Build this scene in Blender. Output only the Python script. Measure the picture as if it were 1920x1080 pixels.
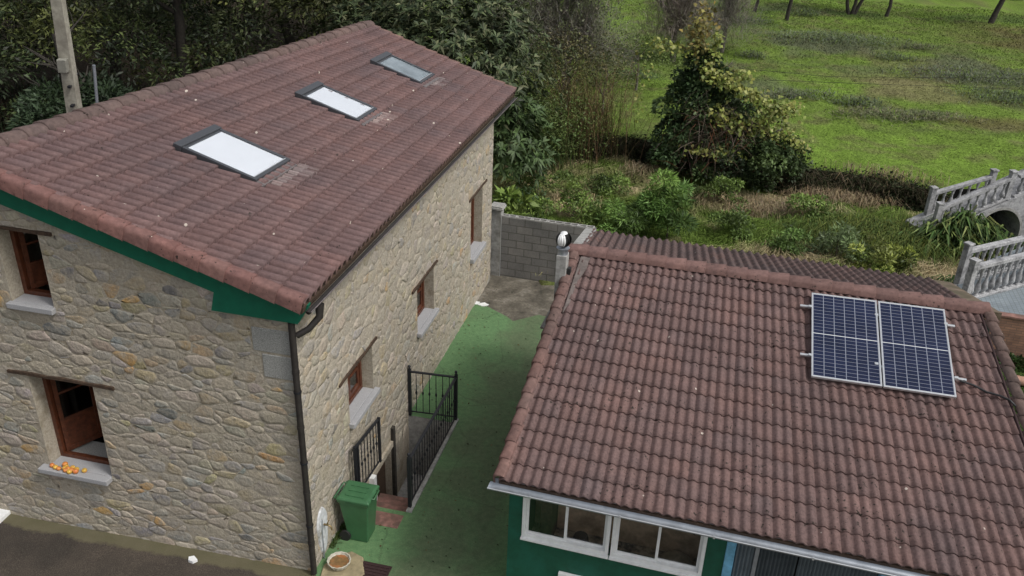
import bpy, math, random
import numpy as np
from mathutils import Vector, Matrix
random.seed(7); RNG = np.random.default_rng(11)
PI = math.pi
S = bpy.context.scene
for o in list(bpy.data.objects): bpy.data.objects.remove(o)
col = S.collection
# ------------------------------------------------------------------ camera
CF = 1638.0; CP = math.radians(26.74); CR = math.radians(2.15); CH = 10.0
_c, _s = math.cos(CP), math.sin(CP)
_R = Vector((1,0,0)); _U = Vector((0,_s,_c)); _F = Vector((0,_c,-_s))
R_ = _R*math.cos(CR) + _U*math.sin(CR); U_ = -_R*math.sin(CR) + _U*math.cos(CR)
cd = bpy.data.cameras.new("camera"); cam = bpy.data.objects.new("camera", cd); col.objects.link(cam)
cd.sensor_width = 36; cd.lens = CF/1920*36; cd.clip_end = 2000; cd.clip_start = .1
cam.matrix_world = Matrix(((R_.x,U_.x,-_F.x,0),(R_.y,U_.y,-_F.y,0),(R_.z,U_.z,-_F.z,CH),(0,0,0,1)))
S.camera = cam
# ------------------------------------------------------------------ world, sun, exposure (overcast)
W = bpy.data.worlds.new("World"); S.world = W; W.use_nodes = True
wn, wl = W.node_tree.nodes, W.node_tree.links
sky = wn.new('ShaderNodeTexSky'); sky.sky_type = 'NISHITA'; sky.sun_disc = False
SUN_EL, SUN_AZ = math.radians(52), math.radians(122)      # azimuth measured clockwise from +Y
sky.sun_elevation = SUN_EL; sky.sun_rotation = SUN_AZ; sky.air_density = 1.0; sky.dust_density = 4.0; sky.ozone_density = 1.0
hs = wn.new('ShaderNodeHueSaturation'); hs.inputs['Saturation'].default_value = .28
wl.new(sky.outputs[0], hs.inputs['Color']); bg = wn['Background']; bg.inputs['Strength'].default_value = .12
wl.new(hs.outputs[0], bg.inputs['Color'])
sl_ = bpy.data.lights.new("sun", 'SUN'); sl_.energy = 1.45; sl_.angle = math.radians(11); sl_.color = (1,.97,.92)
so = bpy.data.objects.new("sun", sl_); col.objects.link(so)
sd = Vector((math.sin(SUN_AZ)*math.cos(SUN_EL), math.cos(SUN_AZ)*math.cos(SUN_EL), math.sin(SUN_EL)))
so.rotation_euler = sd.to_track_quat('Z','Y').to_euler()
vs = S.view_settings; vs.view_transform = 'Standard'; vs.look = 'None'; vs.gamma = 1; vs.use_curve_mapping = False
vs.exposure = 0.22
# ------------------------------------------------------------------ helpers
def G(px, py, z=0.0):
    "the point of the horizontal plane z that the photograph shows at a pixel"
    r = R_*(px-960) + U_*(540-py) + _F*CF
    return Vector((0,0,CH)) + r*((z-CH)/r.z)
def tag(o, label=None, cat=None, group=None, kind=None):
    if label: o['label'] = label
    if cat: o['category'] = cat
    if group: o['group'] = group
    if kind: o['kind'] = kind
    return o
def empty(name, loc, rz=0):
    o = bpy.data.objects.new(name, None); col.objects.link(o); o.location = loc; o.rotation_euler.z = rz
    o.empty_display_size = .2
    return o
class MB:
    def __init__(s): s.v = []; s.f = []; s.c = []; s.sm = []
    def add(s, vs_, fs, c=(1,1,1), smooth=False):
        n = len(s.v); s.v += [tuple(v) for v in vs_]
        for f in fs: s.f.append([i+n for i in f]); s.c.append(c); s.sm.append(smooth)
        return s
    def quad(s, a,b,c,d, col_=(1,1,1)): return s.add([a,b,c,d], [(0,1,2,3)], col_)
    def obox(s, o, X, Y, Z, c=(1,1,1)):          # origin corner and three edge vectors
        o,X,Y,Z = map(Vector,(o,X,Y,Z))
        p = [o,o+X,o+X+Y,o+Y,o+Z,o+X+Z,o+X+Y+Z,o+Y+Z]
        if X.cross(Y).dot(Z) < 0: fs=[(0,1,2,3),(7,6,5,4),(4,5,1,0),(5,6,2,1),(6,7,3,2),(7,4,0,3)]
        else: fs=[(3,2,1,0),(4,5,6,7),(0,1,5,4),(1,2,6,5),(2,3,7,6),(3,0,4,7)]
        return s.add(p, fs, c)
    def cbox(s, c0, hx, hy, hz, X=(1,0,0), Y=(0,1,0), c=(1,1,1)):   # centre, half sizes
        X,Y = Vector(X),Vector(Y); Z = X.cross(Y); c0 = Vector(c0)
        return s.obox(c0-X*hx-Y*hy-Z*hz, X*2*hx, Y*2*hy, Z*2*hz, c)
    def tube(s, pts, r, n=8, c=(1,1,1), caps=True):
        pts = [Vector(p) for p in pts]; rs = r if isinstance(r,(list,tuple)) else [r]*len(pts)
        rings = []; 
        t0 = (pts[1]-pts[0]).normalized(); ref = Vector((0,0,1)) if abs(t0.z)<.9 else Vector((1,0,0))
        u = t0.cross(ref).normalized()
        for i,p in enumerate(pts):
            t = (pts[min(i+1,len(pts)-1)]-pts[max(i-1,0)]).normalized()
            u = (u - t*u.dot(t)).normalized(); w = t.cross(u)
            rings.append([p + (u*math.cos(2*PI*k/n)+w*math.sin(2*PI*k/n))*rs[i] for k in range(n)])
        V = [v for R in rings for v in R]; F = []
        for i in range(len(pts)-1):
            for k in range(n): F.append((i*n+k, i*n+(k+1)%n, (i+1)*n+(k+1)%n, (i+1)*n+k))
        s.add(V, F, c, True)
        if caps:
            s.add(rings[0][::-1], [tuple(range(n))], c); s.add(rings[-1], [tuple(range(n))], c)
        return s
    def lathe(s, base, prof, n=12, c=(1,1,1), sq=False):   # prof: (radius, height)
        base = Vector(base); V=[]; F=[]
        for r,h in prof:
            for k in range(n):
                a = 2*PI*(k+.5)/n
                V.append(base+Vector((math.cos(a)*r, math.sin(a)*r, h)))
        for i in range(len(prof)-1):
            for k in range(n): F.append((i*n+k, i*n+(k+1)%n, (i+1)*n+(k+1)%n, (i+1)*n+k))
        s.add(V,F,c,True)
        s.add(V[:n][::-1],[tuple(range(n))],c); s.add(V[-n:],[tuple(range(n))],c)
        return s
    def build(s, name, m, parent=None, smooth=None, bevel=0):
        off = parent_world(parent) if parent else Vector((0,0,0))
        me = bpy.data.meshes.new(name)
        me.from_pydata([(x-off.x,y-off.y,z-off.z) for x,y,z in s.v], [], s.f)
        if any(c != (1,1,1) for c in s.c):
            at = me.attributes.new('col','FLOAT_COLOR','FACE')
            at.data.foreach_set('color', np.array([[*c,1] for c in s.c],dtype=np.float32).ravel())
        me.polygons.foreach_set('use_smooth', [(x if smooth is None else smooth) for x in s.sm])
        o = bpy.data.objects.new(name, me); col.objects.link(o)
        me.materials.append(m)
        if parent: o.parent = parent
        if bevel:
            b_ = o.modifiers.new('bevel','BEVEL'); b_.width = bevel; b_.segments = 2; b_.limit_method='ANGLE'
        return o
def parent_world(p):
    v = Vector((0,0,0))
    while p is not None: v += p.location; p = p.parent
    return v
def npmesh(name, V, F, C, m, parent=None, smooth=False, dom='FACE'):
    "V (n,3), F (m,4) quads, C (m,3) face colours"
    off = parent_world(parent) if parent else Vector((0,0,0))
    V = V - np.array(off)[None]
    me = bpy.data.meshes.new(name)
    k = F.shape[1]
    me.vertices.add(len(V)); me.vertices.foreach_set('co', V.astype(np.float32).ravel())
    me.loops.add(F.size); me.loops.foreach_set('vertex_index', F.astype(np.int32).ravel())
    me.polygons.add(len(F)); me.polygons.foreach_set('loop_start', np.arange(0,F.size,k,dtype=np.int32))
    try: me.polygons.foreach_set('loop_total', np.full(len(F),k,dtype=np.int32))
    except Exception: pass
    me.update(calc_edges=True)
    if C is not None:
        at = me.attributes.new('col','FLOAT_COLOR',dom)
        at.data.foreach_set('color', np.concatenate([C,np.ones((len(C),1))],1).astype(np.float32).ravel())
    if smooth: me.polygons.foreach_set('use_smooth', np.ones(len(F),dtype=bool))
    me.materials.append(m)
    o = bpy.data.objects.new(name, me); col.objects.link(o)
    if parent: o.parent = parent
    return o
def copy_tree(o, parent=None):
    c = o.copy(); col.objects.link(c); c.parent = parent
    for ch in [x for x in col.objects if x.parent == o]: copy_tree(ch, c)
    return c
# value noise, usable on arrays
def _h(ix, iy, sd_):
    n = (ix*374761393 + iy*668265263 + sd_*974634777) & 0xffffffff
    n = ((n ^ (n >> 13))*1274126177) & 0xffffffff
    return ((n ^ (n >> 16)) & 0xffff)/65535.0
def vnoise(x, y, sd_=0):
    x = np.asarray(x,float); y = np.asarray(y,float)
    ix = np.floor(x).astype(np.int64); iy = np.floor(y).astype(np.int64); fx = x-ix; fy = y-iy
    fx = fx*fx*(3-2*fx); fy = fy*fy*(3-2*fy)
    return (_h(ix,iy,sd_)*(1-fx)+_h(ix+1,iy,sd_)*fx)*(1-fy)+(_h(ix,iy+1,sd_)*(1-fx)+_h(ix+1,iy+1,sd_)*fx)*fy
def fbm(x, y, sd_=0, o=4):
    r = 0; a = .5; t = 0
    for i in range(o): r = r + a*vnoise(x*2**i, y*2**i, sd_+i); t += a; a *= .55
    return r/t
# ------------------------------------------------------------------ materials
def nt(name):
    m = bpy.data.materials.new(name); m.use_nodes = True
    n, l = m.node_tree.nodes, m.node_tree.links
    return m, n, l, n['Principled BSDF']
def node(n, t, **kw):
    x = n.new(t)
    for k,v in kw.items():
        if k in x.inputs: x.inputs[k].default_value = v
        else: setattr(x, k, v)
    return x
def noise(n, l, co, scale, detail=4, rough=.55, dist=0):
    x = node(n,'ShaderNodeTexNoise'); x.inputs['Scale'].default_value=scale; x.inputs['Detail'].default_value=detail
    x.inputs['Roughness'].default_value=rough; x.inputs['Distortion'].default_value=dist
    l.new(co, x.inputs['Vector']); return x
def ramp(n, l, fac, stops, interp='LINEAR'):
    r = n.new('ShaderNodeValToRGB'); r.color_ramp.interpolation = interp
    e = r.color_ramp.elements
    while len(e) < len(stops): e.new(.5)
    for i,(p,c) in enumerate(stops):
        e[i].position = p; e[i].color = (*c,1) if len(c)==3 else c
    l.new(fac, r.inputs['Fac']); return r
def mix(n, l, fac, a, b, mode='MIX'):
    x = n.new('ShaderNodeMix'); x.data_type='RGBA'; x.blend_type=mode
    for k,v in ((0,fac),(6,a),(7,b)):
        if hasattr(v,'is_output') or hasattr(v,'links'): l.new(v, x.inputs[k])
        else: x.inputs[k].default_value = v if k==0 else ((*v,1) if len(v)==3 else v)
    return x.outputs[2]
def bump(n, l, h, bs, strength=.5, dist=.01, nrm=None):
    b = n.new('ShaderNodeBump'); b.inputs['Strength'].default_value=strength; b.inputs['Distance'].default_value=dist
    l.new(h, b.inputs['Height'])
    if nrm: l.new(nrm, b.inputs['Normal'])
    if bs: l.new(b.outputs[0], bs.inputs['Normal'])
    return b.outputs[0]
def geo(n): return n.new('ShaderNodeNewGeometry').outputs['Position']
def plain(name, c, rough=.6, metal=0, ns=20, na=.25, bmp=.15, spec=.5, c2=None, ns2=3, thr=(.45,.6)):
    "a painted, stone or metal surface: base colour with fine mottling and optional larger stains of colour c2"
    m,n,l,b = nt(name); co = geo(n)
    t = noise(n,l,co,ns,5,.6)
    lo = tuple(x*(1-na) for x in c); hi = tuple(min(1,x*(1+na)) for x in c)
    r = ramp(n,l,t.outputs[0],[(.3,lo),(.7,hi)]).outputs[0]
    if c2:
        t2 = noise(n,l,co,ns2,5,.65)
        k = ramp(n,l,t2.outputs[0],[(thr[0],(0,0,0)),(thr[1],(1,1,1))]).outputs[0]
        r = mix(n,l,k,r,c2)
    l.new(r,b.inputs['Base Color']); b.inputs['Roughness'].default_value=rough; b.inputs['Metallic'].default_value=metal
    b.inputs['Specular IOR Level'].default_value=spec
    if bmp: bump(n,l,t.outputs[0],b,bmp,.01)
    return m
def attrm(name, rough=.7, ns=15, na=.3, bmp=.3, spec=.4, trans=0, bd=.01, extra=None):
    "base colour from the mesh's own per-piece colour, mottled"
    m,n,l,b = nt(name); co = geo(n)
    a = n.new('ShaderNodeAttribute'); a.attribute_name='col'
    t = noise(n,l,co,ns,5,.62)
    k = ramp(n,l,t.outputs[0],[(.28,(1-na,)*3),(.72,(1+na*.6,)*3)]).outputs[0]
    c = mix(n,l,1.0,a.outputs['Color'],k,'MULTIPLY')
    if extra: c = extra(n,l,co,c)
    l.new(c,b.inputs['Base Color']); b.inputs['Roughness'].default_value=rough; b.inputs['Specular IOR Level'].default_value=spec
    if bmp: bump(n,l,t.outputs[0],b,bmp,bd)
    if trans:
        o = n['Material Output']; tr = n.new('ShaderNodeBsdfTranslucent'); l.new(c,tr.inputs['Color'])
        ms = n.new('ShaderNodeMixShader'); ms.inputs[0].default_value=trans
        l.new(b.outputs[0],ms.inputs[1]); l.new(tr.outputs[0],ms.inputs[2]); l.new(ms.outputs[0],o.inputs['Surface'])
    return m
def tile_extra(spot, moss):
    def f(n,l,co,c):
        # large weathering tones
        t = noise(n,l,co,.8,4,.6); k = ramp(n,l,t.outputs[0],[(.3,(.80,.82,.84)),(.7,(1.14,1.07,1.04))]).outputs[0]
        c = mix(n,l,1.0,c,k,'MULTIPLY')
        tc_=n.new('ShaderNodeAttribute'); tc_.attribute_name='col'
        t5 = noise(n,l,co,6,5,.75); k5=ramp(n,l,t5.outputs[0],[(.34,(.86,.86,.87)),(.62,(1.06,1.05,1.04))]).outputs[0]
        c = mix(n,l,1.0,c,k5,'MULTIPLY')
        # dark moss specks
        t2 = noise(n,l,co,17,3,.6); t3 = noise(n,l,co,1.3,3,.6)
        mm = n.new('ShaderNodeMath'); mm.operation='MULTIPLY_ADD'; l.new(t3.outputs[0],mm.inputs[0]); mm.inputs[1].default_value=.35; l.new(t2.outputs[0],mm.inputs[2])
        k2 = ramp(n,l,mm.outputs[0],[(moss,(0,0,0)),(moss+.05,(1,1,1))]).outputs[0]
        c = mix(n,l,k2,c,(.028,.022,.018))
        # pale lichen rings
        v = n.new('ShaderNodeTexVoronoi'); v.inputs['Scale'].default_value=3.7; l.new(co,v.inputs['Vector'])
        sz = n.new('ShaderNodeSeparateColor'); l.new(v.outputs['Color'],sz.inputs[0])
        th = n.new('ShaderNodeMath'); th.operation='MULTIPLY'; l.new(sz.outputs[0],th.inputs[0]); th.inputs[1].default_value=spot
        ls = n.new('ShaderNodeMath'); ls.operation='LESS_THAN'; l.new(v.outputs['Distance'],ls.inputs[0]); l.new(th.outputs[0],ls.inputs[1])
        c = mix(n,l,ls.outputs[0],c,(.5,.44,.38))
        return c
    return f
M = {}
M['tileA'] = attrm('house_tile', .75, 26, .25, .35, .3, extra=tile_extra(.105,.86))
M['tileB'] = attrm('shed_tile', .8, 30, .35, .5, .25, extra=tile_extra(.075,.815))
M['ridge'] = attrm('ridge_tile', .8, 14, .3, .4, .25, extra=tile_extra(.05,.83))
def stone_extra(lo,hi):
    def f(n,l,co,c):
        t=noise(n,l,co,3.2,6,.72,.3); k=ramp(n,l,t.outputs[0],[(lo,(0,0,0)),(hi,(.9,.9,.9))]).outputs[0]     # pointing smeared over the faces
        t2=noise(n,l,co,30,4,.7); mcol=ramp(n,l,t2.outputs[0],[(.3,(.33,.29,.232)),(.7,(.465,.415,.34))]).outputs[0]
        return mix(n,l,k,c,mcol)
    return f
M['stone'] = attrm('rubble_stone', .85, 19, .34, 1.0, .2, bd=.025, extra=stone_extra(.40,.60))
M['stone2'] = attrm('pointed_stone', .85, 15, .40, 1.0, .2, bd=.03, extra=stone_extra(.33,.56))
M['mortar'] = plain('lime_mortar', (.40,.355,.285), .9, ns=30, na=.25, bmp=.9, spec=.2, c2=(.23,.19,.13), ns2=5, thr=(.5,.75))
M['granite'] = plain('granite', (.31,.31,.295), .75, ns=90, na=.5, bmp=.3, spec=.3)
M['sillstone'] = plain('sill_stone', (.36,.36,.37), .7, ns=120, na=.3, bmp=.2, spec=.3)
M['green'] = plain('green_paint', (.004,.125,.072), .55, ns=8, na=.12, bmp=.05)
M['greenwall'] = plain('green_render', (.004,.075,.042), .7, ns=9, na=.15, bmp=.1, c2=(.006,.095,.06), ns2=2)
M['wood'] = plain('varnished_wood', (.095,.030,.014), .4, ns=14, na=.45, bmp=.1)
M['darkwood'] = plain('old_lintel_wood', (.06,.036,.022), .8, ns=18, na=.5, bmp=.5)
M['iron'] = plain('black_iron', (.022,.024,.03), .42, 0.3, ns=60, na=.3, bmp=.1)
M['pipe'] = plain('dark_pipe', (.028,.024,.022), .5, ns=12, na=.3, bmp=.05)
M['frame'] = plain('skylight_frame', (.085,.09,.10), .4, .4, ns=40, na=.1, bmp=0)
M['lead'] = plain('flashing', (.16,.14,.14), .55, .2, ns=15, na=.3, bmp=.1)
M['blind'] = plain('white_blind', (.74,.77,.80), .8, ns=6, na=.02, bmp=0)  # blind white enough to carry the sky's reflection as well
M['white'] = plain('white_lacquer', (.80,.81,.81), .35, ns=9, na=.08, bmp=.03)
M['zinc'] = plain('zinc', (.36,.39,.43), .38, .55, ns=6, na=.15, bmp=.03, c2=(.2,.22,.25), ns2=5, thr=(.55,.8))
M['alu'] = plain('aluminium', (.62,.64,.66), .3, .6, ns=30, na=.06, bmp=0)
M['dark'] = plain('shade_black', (.01,.009,.008), .9, ns=3, na=.3, bmp=0)  # near black: the shade of unlit rooms and recesses put into the colour
M['bin'] = plain('green_plastic', (.045,.135,.058), .42, ns=7, na=.12, bmp=.04)
M['rubber'] = plain('rubber', (.015,.015,.015), .7, ns=9, na=.2, bmp=0)
M['concretepole'] = plain('pole_concrete', (.36,.34,.28), .85, ns=12, na=.25, bmp=.3, c2=(.24,.22,.18), ns2=2)
M['cast'] = plain('cast_concrete', (.34,.335,.32), .85, ns=14, na=.3, bmp=.3, c2=(.19,.185,.17), ns2=3, thr=(.5,.7))
M['balust'] = plain('balustrade_concrete', (.37,.37,.375), .85, ns=18, na=.3, bmp=.3, c2=(.15,.15,.155), ns2=4, thr=(.48,.66))
M['brown'] = plain('brown_stone', (.16,.12,.085), .9, ns=7, na=.4, bmp=.6, c2=(.09,.075,.045), ns2=2.2)
M['brick_step'] = plain('tiled_step', (.25,.13,.105), .7, ns=9, na=.35, bmp=.2, c2=(.15,.09,.07), ns2=5)
M['terracotta'] = plain('terracotta', (.42,.24,.17), .8, ns=9, na=.25, bmp=.1)
M['cloth'] = plain('cloth', (.30,.34,.42), .9, ns=30, na=.5, bmp=.2)
M['bluepaint'] = plain('blue_paint', (.16,.42,.62), .6, ns=10, na=.25, bmp=.1)
M['shutter'] = plain('grey_shutter', (.14,.165,.185), .5, .2, ns=5, na=.3, bmp=.05)
M['bark'] = plain('bark', (.10,.08,.06), .95, ns=14, na=.5, bmp=.8)
M['greybark'] = plain('grey_bark', (.17,.15,.125), .95, ns=14, na=.4, bmp=.6)
M['darkbark'] = plain('dark_bark', (.035,.03,.024), .95, ns=14, na=.5, bmp=.6)
M['slab'] = plain('flag_stone', (.30,.25,.15), .85, ns=9, na=.3, bmp=.3)
M['drain'] = plain('drain_grate', (.035,.015,.015), .7, ns=40, na=.3, bmp=.2)
M['cable'] = plain('cable', (.02,.02,.022), .5, ns=10, na=.1, bmp=0)
M['leaf'] = attrm('leaf', .55, 9, .15, 0, .35, trans=.18)
M['grass'] = attrm('grass_blade', .75, 3, .15, 0, .15, trans=.2)
M['twig'] = attrm('twig', .9, 9, .3, 0, .1)
def glassm(name, tint, f0=.06, mixfac=None):
    m,n,l,b = nt(name); n.remove(b); o = n['Material Output']
    tr = n.new('ShaderNodeBsdfTransparent'); tr.inputs[0].default_value=(*tint,1)
    gl = n.new('ShaderNodeBsdfGlossy'); gl.inputs['Roughness'].default_value=.03; gl.inputs['Color'].default_value=(.9,.95,1,1)
    fr = n.new('ShaderNodeFresnel'); 
    gm_=n.new('ShaderNodeNewGeometry'); ma=n.new('ShaderNodeMath'); ma.operation='MULTIPLY_ADD'; l.new(gm_.outputs['Backfacing'],ma.inputs[0]); ma.inputs[1].default_value=-.8333; ma.inputs[2].default_value=1.5; l.new(ma.outputs[0],fr.inputs['IOR'])
    ms = n.new('ShaderNodeMixShader'); l.new(fr.outputs[0],ms.inputs[0]); l.new(tr.outputs[0],ms.inputs[1]); l.new(gl.outputs[0],ms.inputs[2])
    l.new(ms.outputs[0],o.inputs['Surface']); return m
M['glass'] = glassm('window_glass', (.92,.93,.93)); M['clearglass'] = glassm('skylight_glass', (.985,.985,.99))
def m_greyglass():
    m,n,l,b = nt('painted_reflection_glass'); co = geo(n)
    t = noise(n,l,co,1.5,3); c = ramp(n,l,t.outputs[0],[(.35,(.10,.13,.13)),(.65,(.30,.35,.36))]).outputs[0]  # mottled greys stand in for sky and tree reflections in the pane
    l.new(c,b.inputs['Base Color']); b.inputs['Roughness'].default_value=.08; return m
M['greyglass'] = m_greyglass()
# ------------------------------------------------------------------ terrain
BANKP = [(-400,28.0),(-60,28.2),(-8,29.2),(-1.5,29.9),(0.5,30.1),(4,30.4),(5.5,29.6),(7,28.6),(9.7,27.7),(11,27.3),(12.2,26.8),(13.1,26.1),(14,25.2),(16.5,23.6),(22,21.0),(30,17),(60,2),(400,-160)]
def bank_y(x): return np.interp(x, [p[0] for p in BANKP], [p[1] for p in BANKP])
ZM = .75
def ground_z(x, y):
    x = np.asarray(x,float); y = np.asarray(y,float)
    t = y - bank_y(x); und = (fbm(x*.22,y*.22,5,3)-.5)*.5
    zr = (fbm(x*.5,y*.5,3,3)-.5)*.22 + .02
    zm = ZM + und*np.clip(t/4,0,1) + np.clip(t-10,0,60)*.002
    k = np.clip(t/.35,0,1); z = zr*(1-k)+zm*k
    left = np.clip((-x-6)/4,0,1); z = z*(1-left) + left*(zr*.5 - .15 + np.clip(t+6,0,40)*.10)
    return z
# meadow colour map: (px, py, half width, half height, colour, strength) turned into ground ellipses
def ell(px,py,wx,wy,c,s):
    p = G(px,py,ZM); a = G(px+wx,py,ZM); b = G(px,py-wy,ZM)
    return (p.x,p.y,(a-p).length,(b-p).length,np.array(c),s)
GRASS=(.140,.198,.042); LIME=(.172,.272,.042); DULL=(.125,.155,.055); GREY=(.118,.132,.075); TAN=(.22,.19,.10); RUST=(.14,.112,.05); DARKG=(.065,.105,.032)
PATCH = [ell(1560,78,120,22,GREY,.95), ell(1880,75,95,22,RUST,.8), ell(1760,95,100,14,DULL,.7), ell(1830,140,120,26,GREY,.9), ell(1690,120,70,16,TAN,.35),
  ell(1420,165,90,20,GREY,.7), ell(1460,180,50,8,GREY,.9), ell(1720,175,120,18,TAN,.7), ell(1640,150,110,16,TAN,.4), ell(1610,188,28,8,GREY,.9), ell(1700,215,110,10,GREY,.8), ell(1860,235,90,12,RUST,.75),
  ell(1600,130,60,10,GREY,.5), ell(1900,190,70,25,DULL,.9), ell(1570,165,40,14,LIME,.95), ell(1680,280,260,45,LIME,.7), ell(1860,330,120,30,LIME,.6), ell(1640,62,200,18,GRASS,.6), ell(1860,40,90,6,DARKG,.6),
  ell(1560,30,130,6,DARKG,.7), ell(1380,45,90,10,DARKG,.45), ell(1150,110,80,10,DARKG,.6), ell(1190,140,45,10,DARKG,.8), ell(1150,200,90,30,GRASS,.6), ell(1240,60,60,10,DULL,.6),
  ell(1480,20,60,8,GREY,.6), ell(1790,52,60,8,GRASS,.6), ell(1380,85,60,10,GRASS,.8), ell(1380,120,30,8,GREY,.7), ell(1000,120,70,30,GRASS,.6), ell(1120,170,30,8,LIME,.5), ell(1640,240,30,6,DARKG,.3)]
def meadow_col(x, y):
    x = np.asarray(x,float); y = np.asarray(y,float)
    a = fbm(x*.18,y*.18,21,4)[...,None]; b = fbm(x*.9,y*.9,31,4)[...,None]; d = fbm(x*3.1,y*3.1,41,3)[...,None]
    c = np.array(GRASS)*(1-a)+np.array(LIME)*a
    c = c*(1-np.clip((b-.55)*3,0,.7)) + np.array(DULL)*np.clip((b-.55)*3,0,.7)
    wob = (fbm(x*.6,y*.6,51,3)-.5)*1.3
    for ex,ey,rx,ry,cc,s in PATCH:
        q = np.sqrt(((x-ex)/rx)**2 + ((y-ey)/ry)**2) + wob
        k = (np.clip((1.15-q)*2.2,0,1)*s)[...,None]
        c = c*(1-k)+cc*k
    e=fbm(x*1.4+9,y*1.4,81,4)[...,None]; kk=np.clip((e-.56)*5,0,.55); c=c*(1-kk)+np.array((.16,.15,.07))*kk
    return c*(.66+.68*d)
def rough_col(x, y):
    a = fbm(x*.5,y*.5,61,4)[...,None]; b = fbm(x*2,y*2,71,3)[...,None]
    g = np.array((.115,.175,.034)); t = np.array((.37,.305,.185))
    tb = np.clip((np.asarray(y)-24.9-(9-np.asarray(x))*.2)/1.2, 0, 1)*np.clip((np.asarray(x)-.5)/5+.22,0,1)
    k = np.clip((a-.5)*4.5+(b-.5)*2+tb[...,None]*.75-.1,0,1)
    return (g*(1-k)+t*k)*(.85+.75*b)
def m_ground(name, rough=.95, ns=25, bd=.03):
    m = attrm(name, rough, ns, .45, .9, .1, bd=bd); return m
M['terrain'] = m_ground('turf', ns=9, bd=.08)
def build_terrain():
    xs = np.concatenate([[-400,-200,-100,-70],np.arange(-50,-10,1.0),np.arange(-10,20,.25),np.arange(20,50,.6),np.arange(50,80,3),[90,130,200,400]])
    ts = np.concatenate([[-300,-120,-60,-40,-32],np.arange(-28,-4,1.0),np.arange(-4,-.4,.3),[-.25,-.12,0,.07,.14,.22,.3,.36,.5],np.arange(.7,12,.3),np.arange(12,50,.6),np.arange(50,90,2),[100,130,200,400,800]])
    X,T = np.meshgrid(xs,ts); Y = bank_y(X)+T; Y = np.where(np.abs(T)<100, Y, T+25)
    Z = ground_z(X,Y)
    pit = (X>-8.5)&(X<9.2)&(Y>-5)&(Y<20.32-.268*X)
    Z = np.where(pit,-2.6,Z); Z = np.where((T<-4)&~pit&(Y<20), -.12, Z)
    nx,ny = len(xs),len(ts); V = np.stack([X,Y,Z],-1).reshape(-1,3)
    i,j = np.meshgrid(np.arange(nx-1),np.arange(ny-1)); b = (j*nx+i).ravel()
    F = np.stack([b,b+1,b+nx+1,b+nx],1)
    cx = V; t = cx[:,1]-bank_y(cx[:,0])
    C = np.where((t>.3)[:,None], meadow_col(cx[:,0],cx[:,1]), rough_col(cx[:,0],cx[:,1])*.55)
    face = (t>-.1)&(t<.36); C[face] = np.array((.05,.045,.025))  # bank face coloured dark, the shadow on it put into the colour
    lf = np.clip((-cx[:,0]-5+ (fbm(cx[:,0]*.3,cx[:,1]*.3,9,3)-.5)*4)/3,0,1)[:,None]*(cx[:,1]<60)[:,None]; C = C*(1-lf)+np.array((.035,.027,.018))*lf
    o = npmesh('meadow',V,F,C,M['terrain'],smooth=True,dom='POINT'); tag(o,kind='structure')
build_terrain()
# ------------------------------------------------------------------ house frame and shed frame
HC = Vector((-2.862,9.966,0)); HY = math.radians(12.4)
A_ = Vector((math.sin(HY),math.cos(HY),0)); B_ = Vector((-math.cos(HY),math.sin(HY),0)); Z_ = Vector((0,0,1))
def hp(al, le, z=0.0): return HC + A_*al + B_*le + Z_*z
SY = math.radians(15.03); SO = Vector((-.102,9.208,0))
SR = Vector((math.cos(SY),-math.sin(SY),0)); SW = Vector((math.sin(SY),math.cos(SY),0))
def sp(al, up, z=0.0): return SO + SR*al + SW*up + Z_*z
# paved yard (a sheet with the stairwell left open)
def m_yard():
    m,n,l,b = nt('yard_concrete'); co = geo(n)
    t = noise(n,l,co,2.2,6,.65); t2 = noise(n,l,co,14,5,.7)
    c = ramp(n,l,t.outputs[0],[(.3,(.055,.05,.038)),(.52,(.13,.115,.09)),(.75,(.26,.24,.2))]).outputs[0]
    k = ramp(n,l,t2.outputs[0],[(.3,(.6,.6,.6)),(.7,(1.25,1.25,1.25))]).outputs[0]
    c = mix(n,l,1.0,c,k,'MULTIPLY'); l.new(c,b.inputs['Base Color']); b.inputs['Roughness'].default_value=.9
    bump(n,l,t2.outputs[0],b,.4,.01); return m
def m_road():
    m,n,l,b = nt('road_asphalt'); co = geo(n)
    t = noise(n,l,co,60,4,.7); t2 = noise(n,l,co,1.2,5,.6)
    c = ramp(n,l,t.outputs[0],[(.3,(.04,.034,.028)),(.55,(.075,.064,.054)),(.75,(.14,.125,.105))]).outputs[0]
    k = ramp(n,l,t2.outputs[0],[(.35,(.75,.75,.75)),(.65,(1.2,1.15,1.1))]).outputs[0]
    c = mix(n,l,1.0,c,k,'MULTIPLY')
    # moss and silt gathered along the wall foot: distance from the wall line
    d = n.new('ShaderNodeVectorMath'); d.operation='DOT_PRODUCT'; l.new(co,d.inputs[0]); d.inputs[1].default_value = tuple(-A_)
    ad = n.new('ShaderNodeMath'); ad.operation='ADD'; l.new(d.outputs['Value'],ad.inputs[0]); ad.inputs[1].default_value = HC.dot(A_)
    t3 = noise(n,l,co,2.5,5,.65); mm = n.new('ShaderNodeMath'); mm.operation='MULTIPLY_ADD'; l.new(t3.outputs[0],mm.inputs[0]); mm.inputs[1].default_value=-.40; l.new(ad.outputs[0],mm.inputs[2])
    k3 = ramp(n,l,mm.outputs[0],[(0.0,(1,1,1)),(.07,(0,0,0))]).outputs[0]
    c = mix(n,l,k3,c,mix(n,l,t3.outputs[0],(.085,.082,.04),(.16,.14,.095)))
    l.new(c,b.inputs['Base Color']); b.inputs['Roughness'].default_value=.95; b.inputs['Specular IOR Level'].default_value=.2
    bump(n,l,t.outputs[0],b,.7,.01); return m
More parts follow.
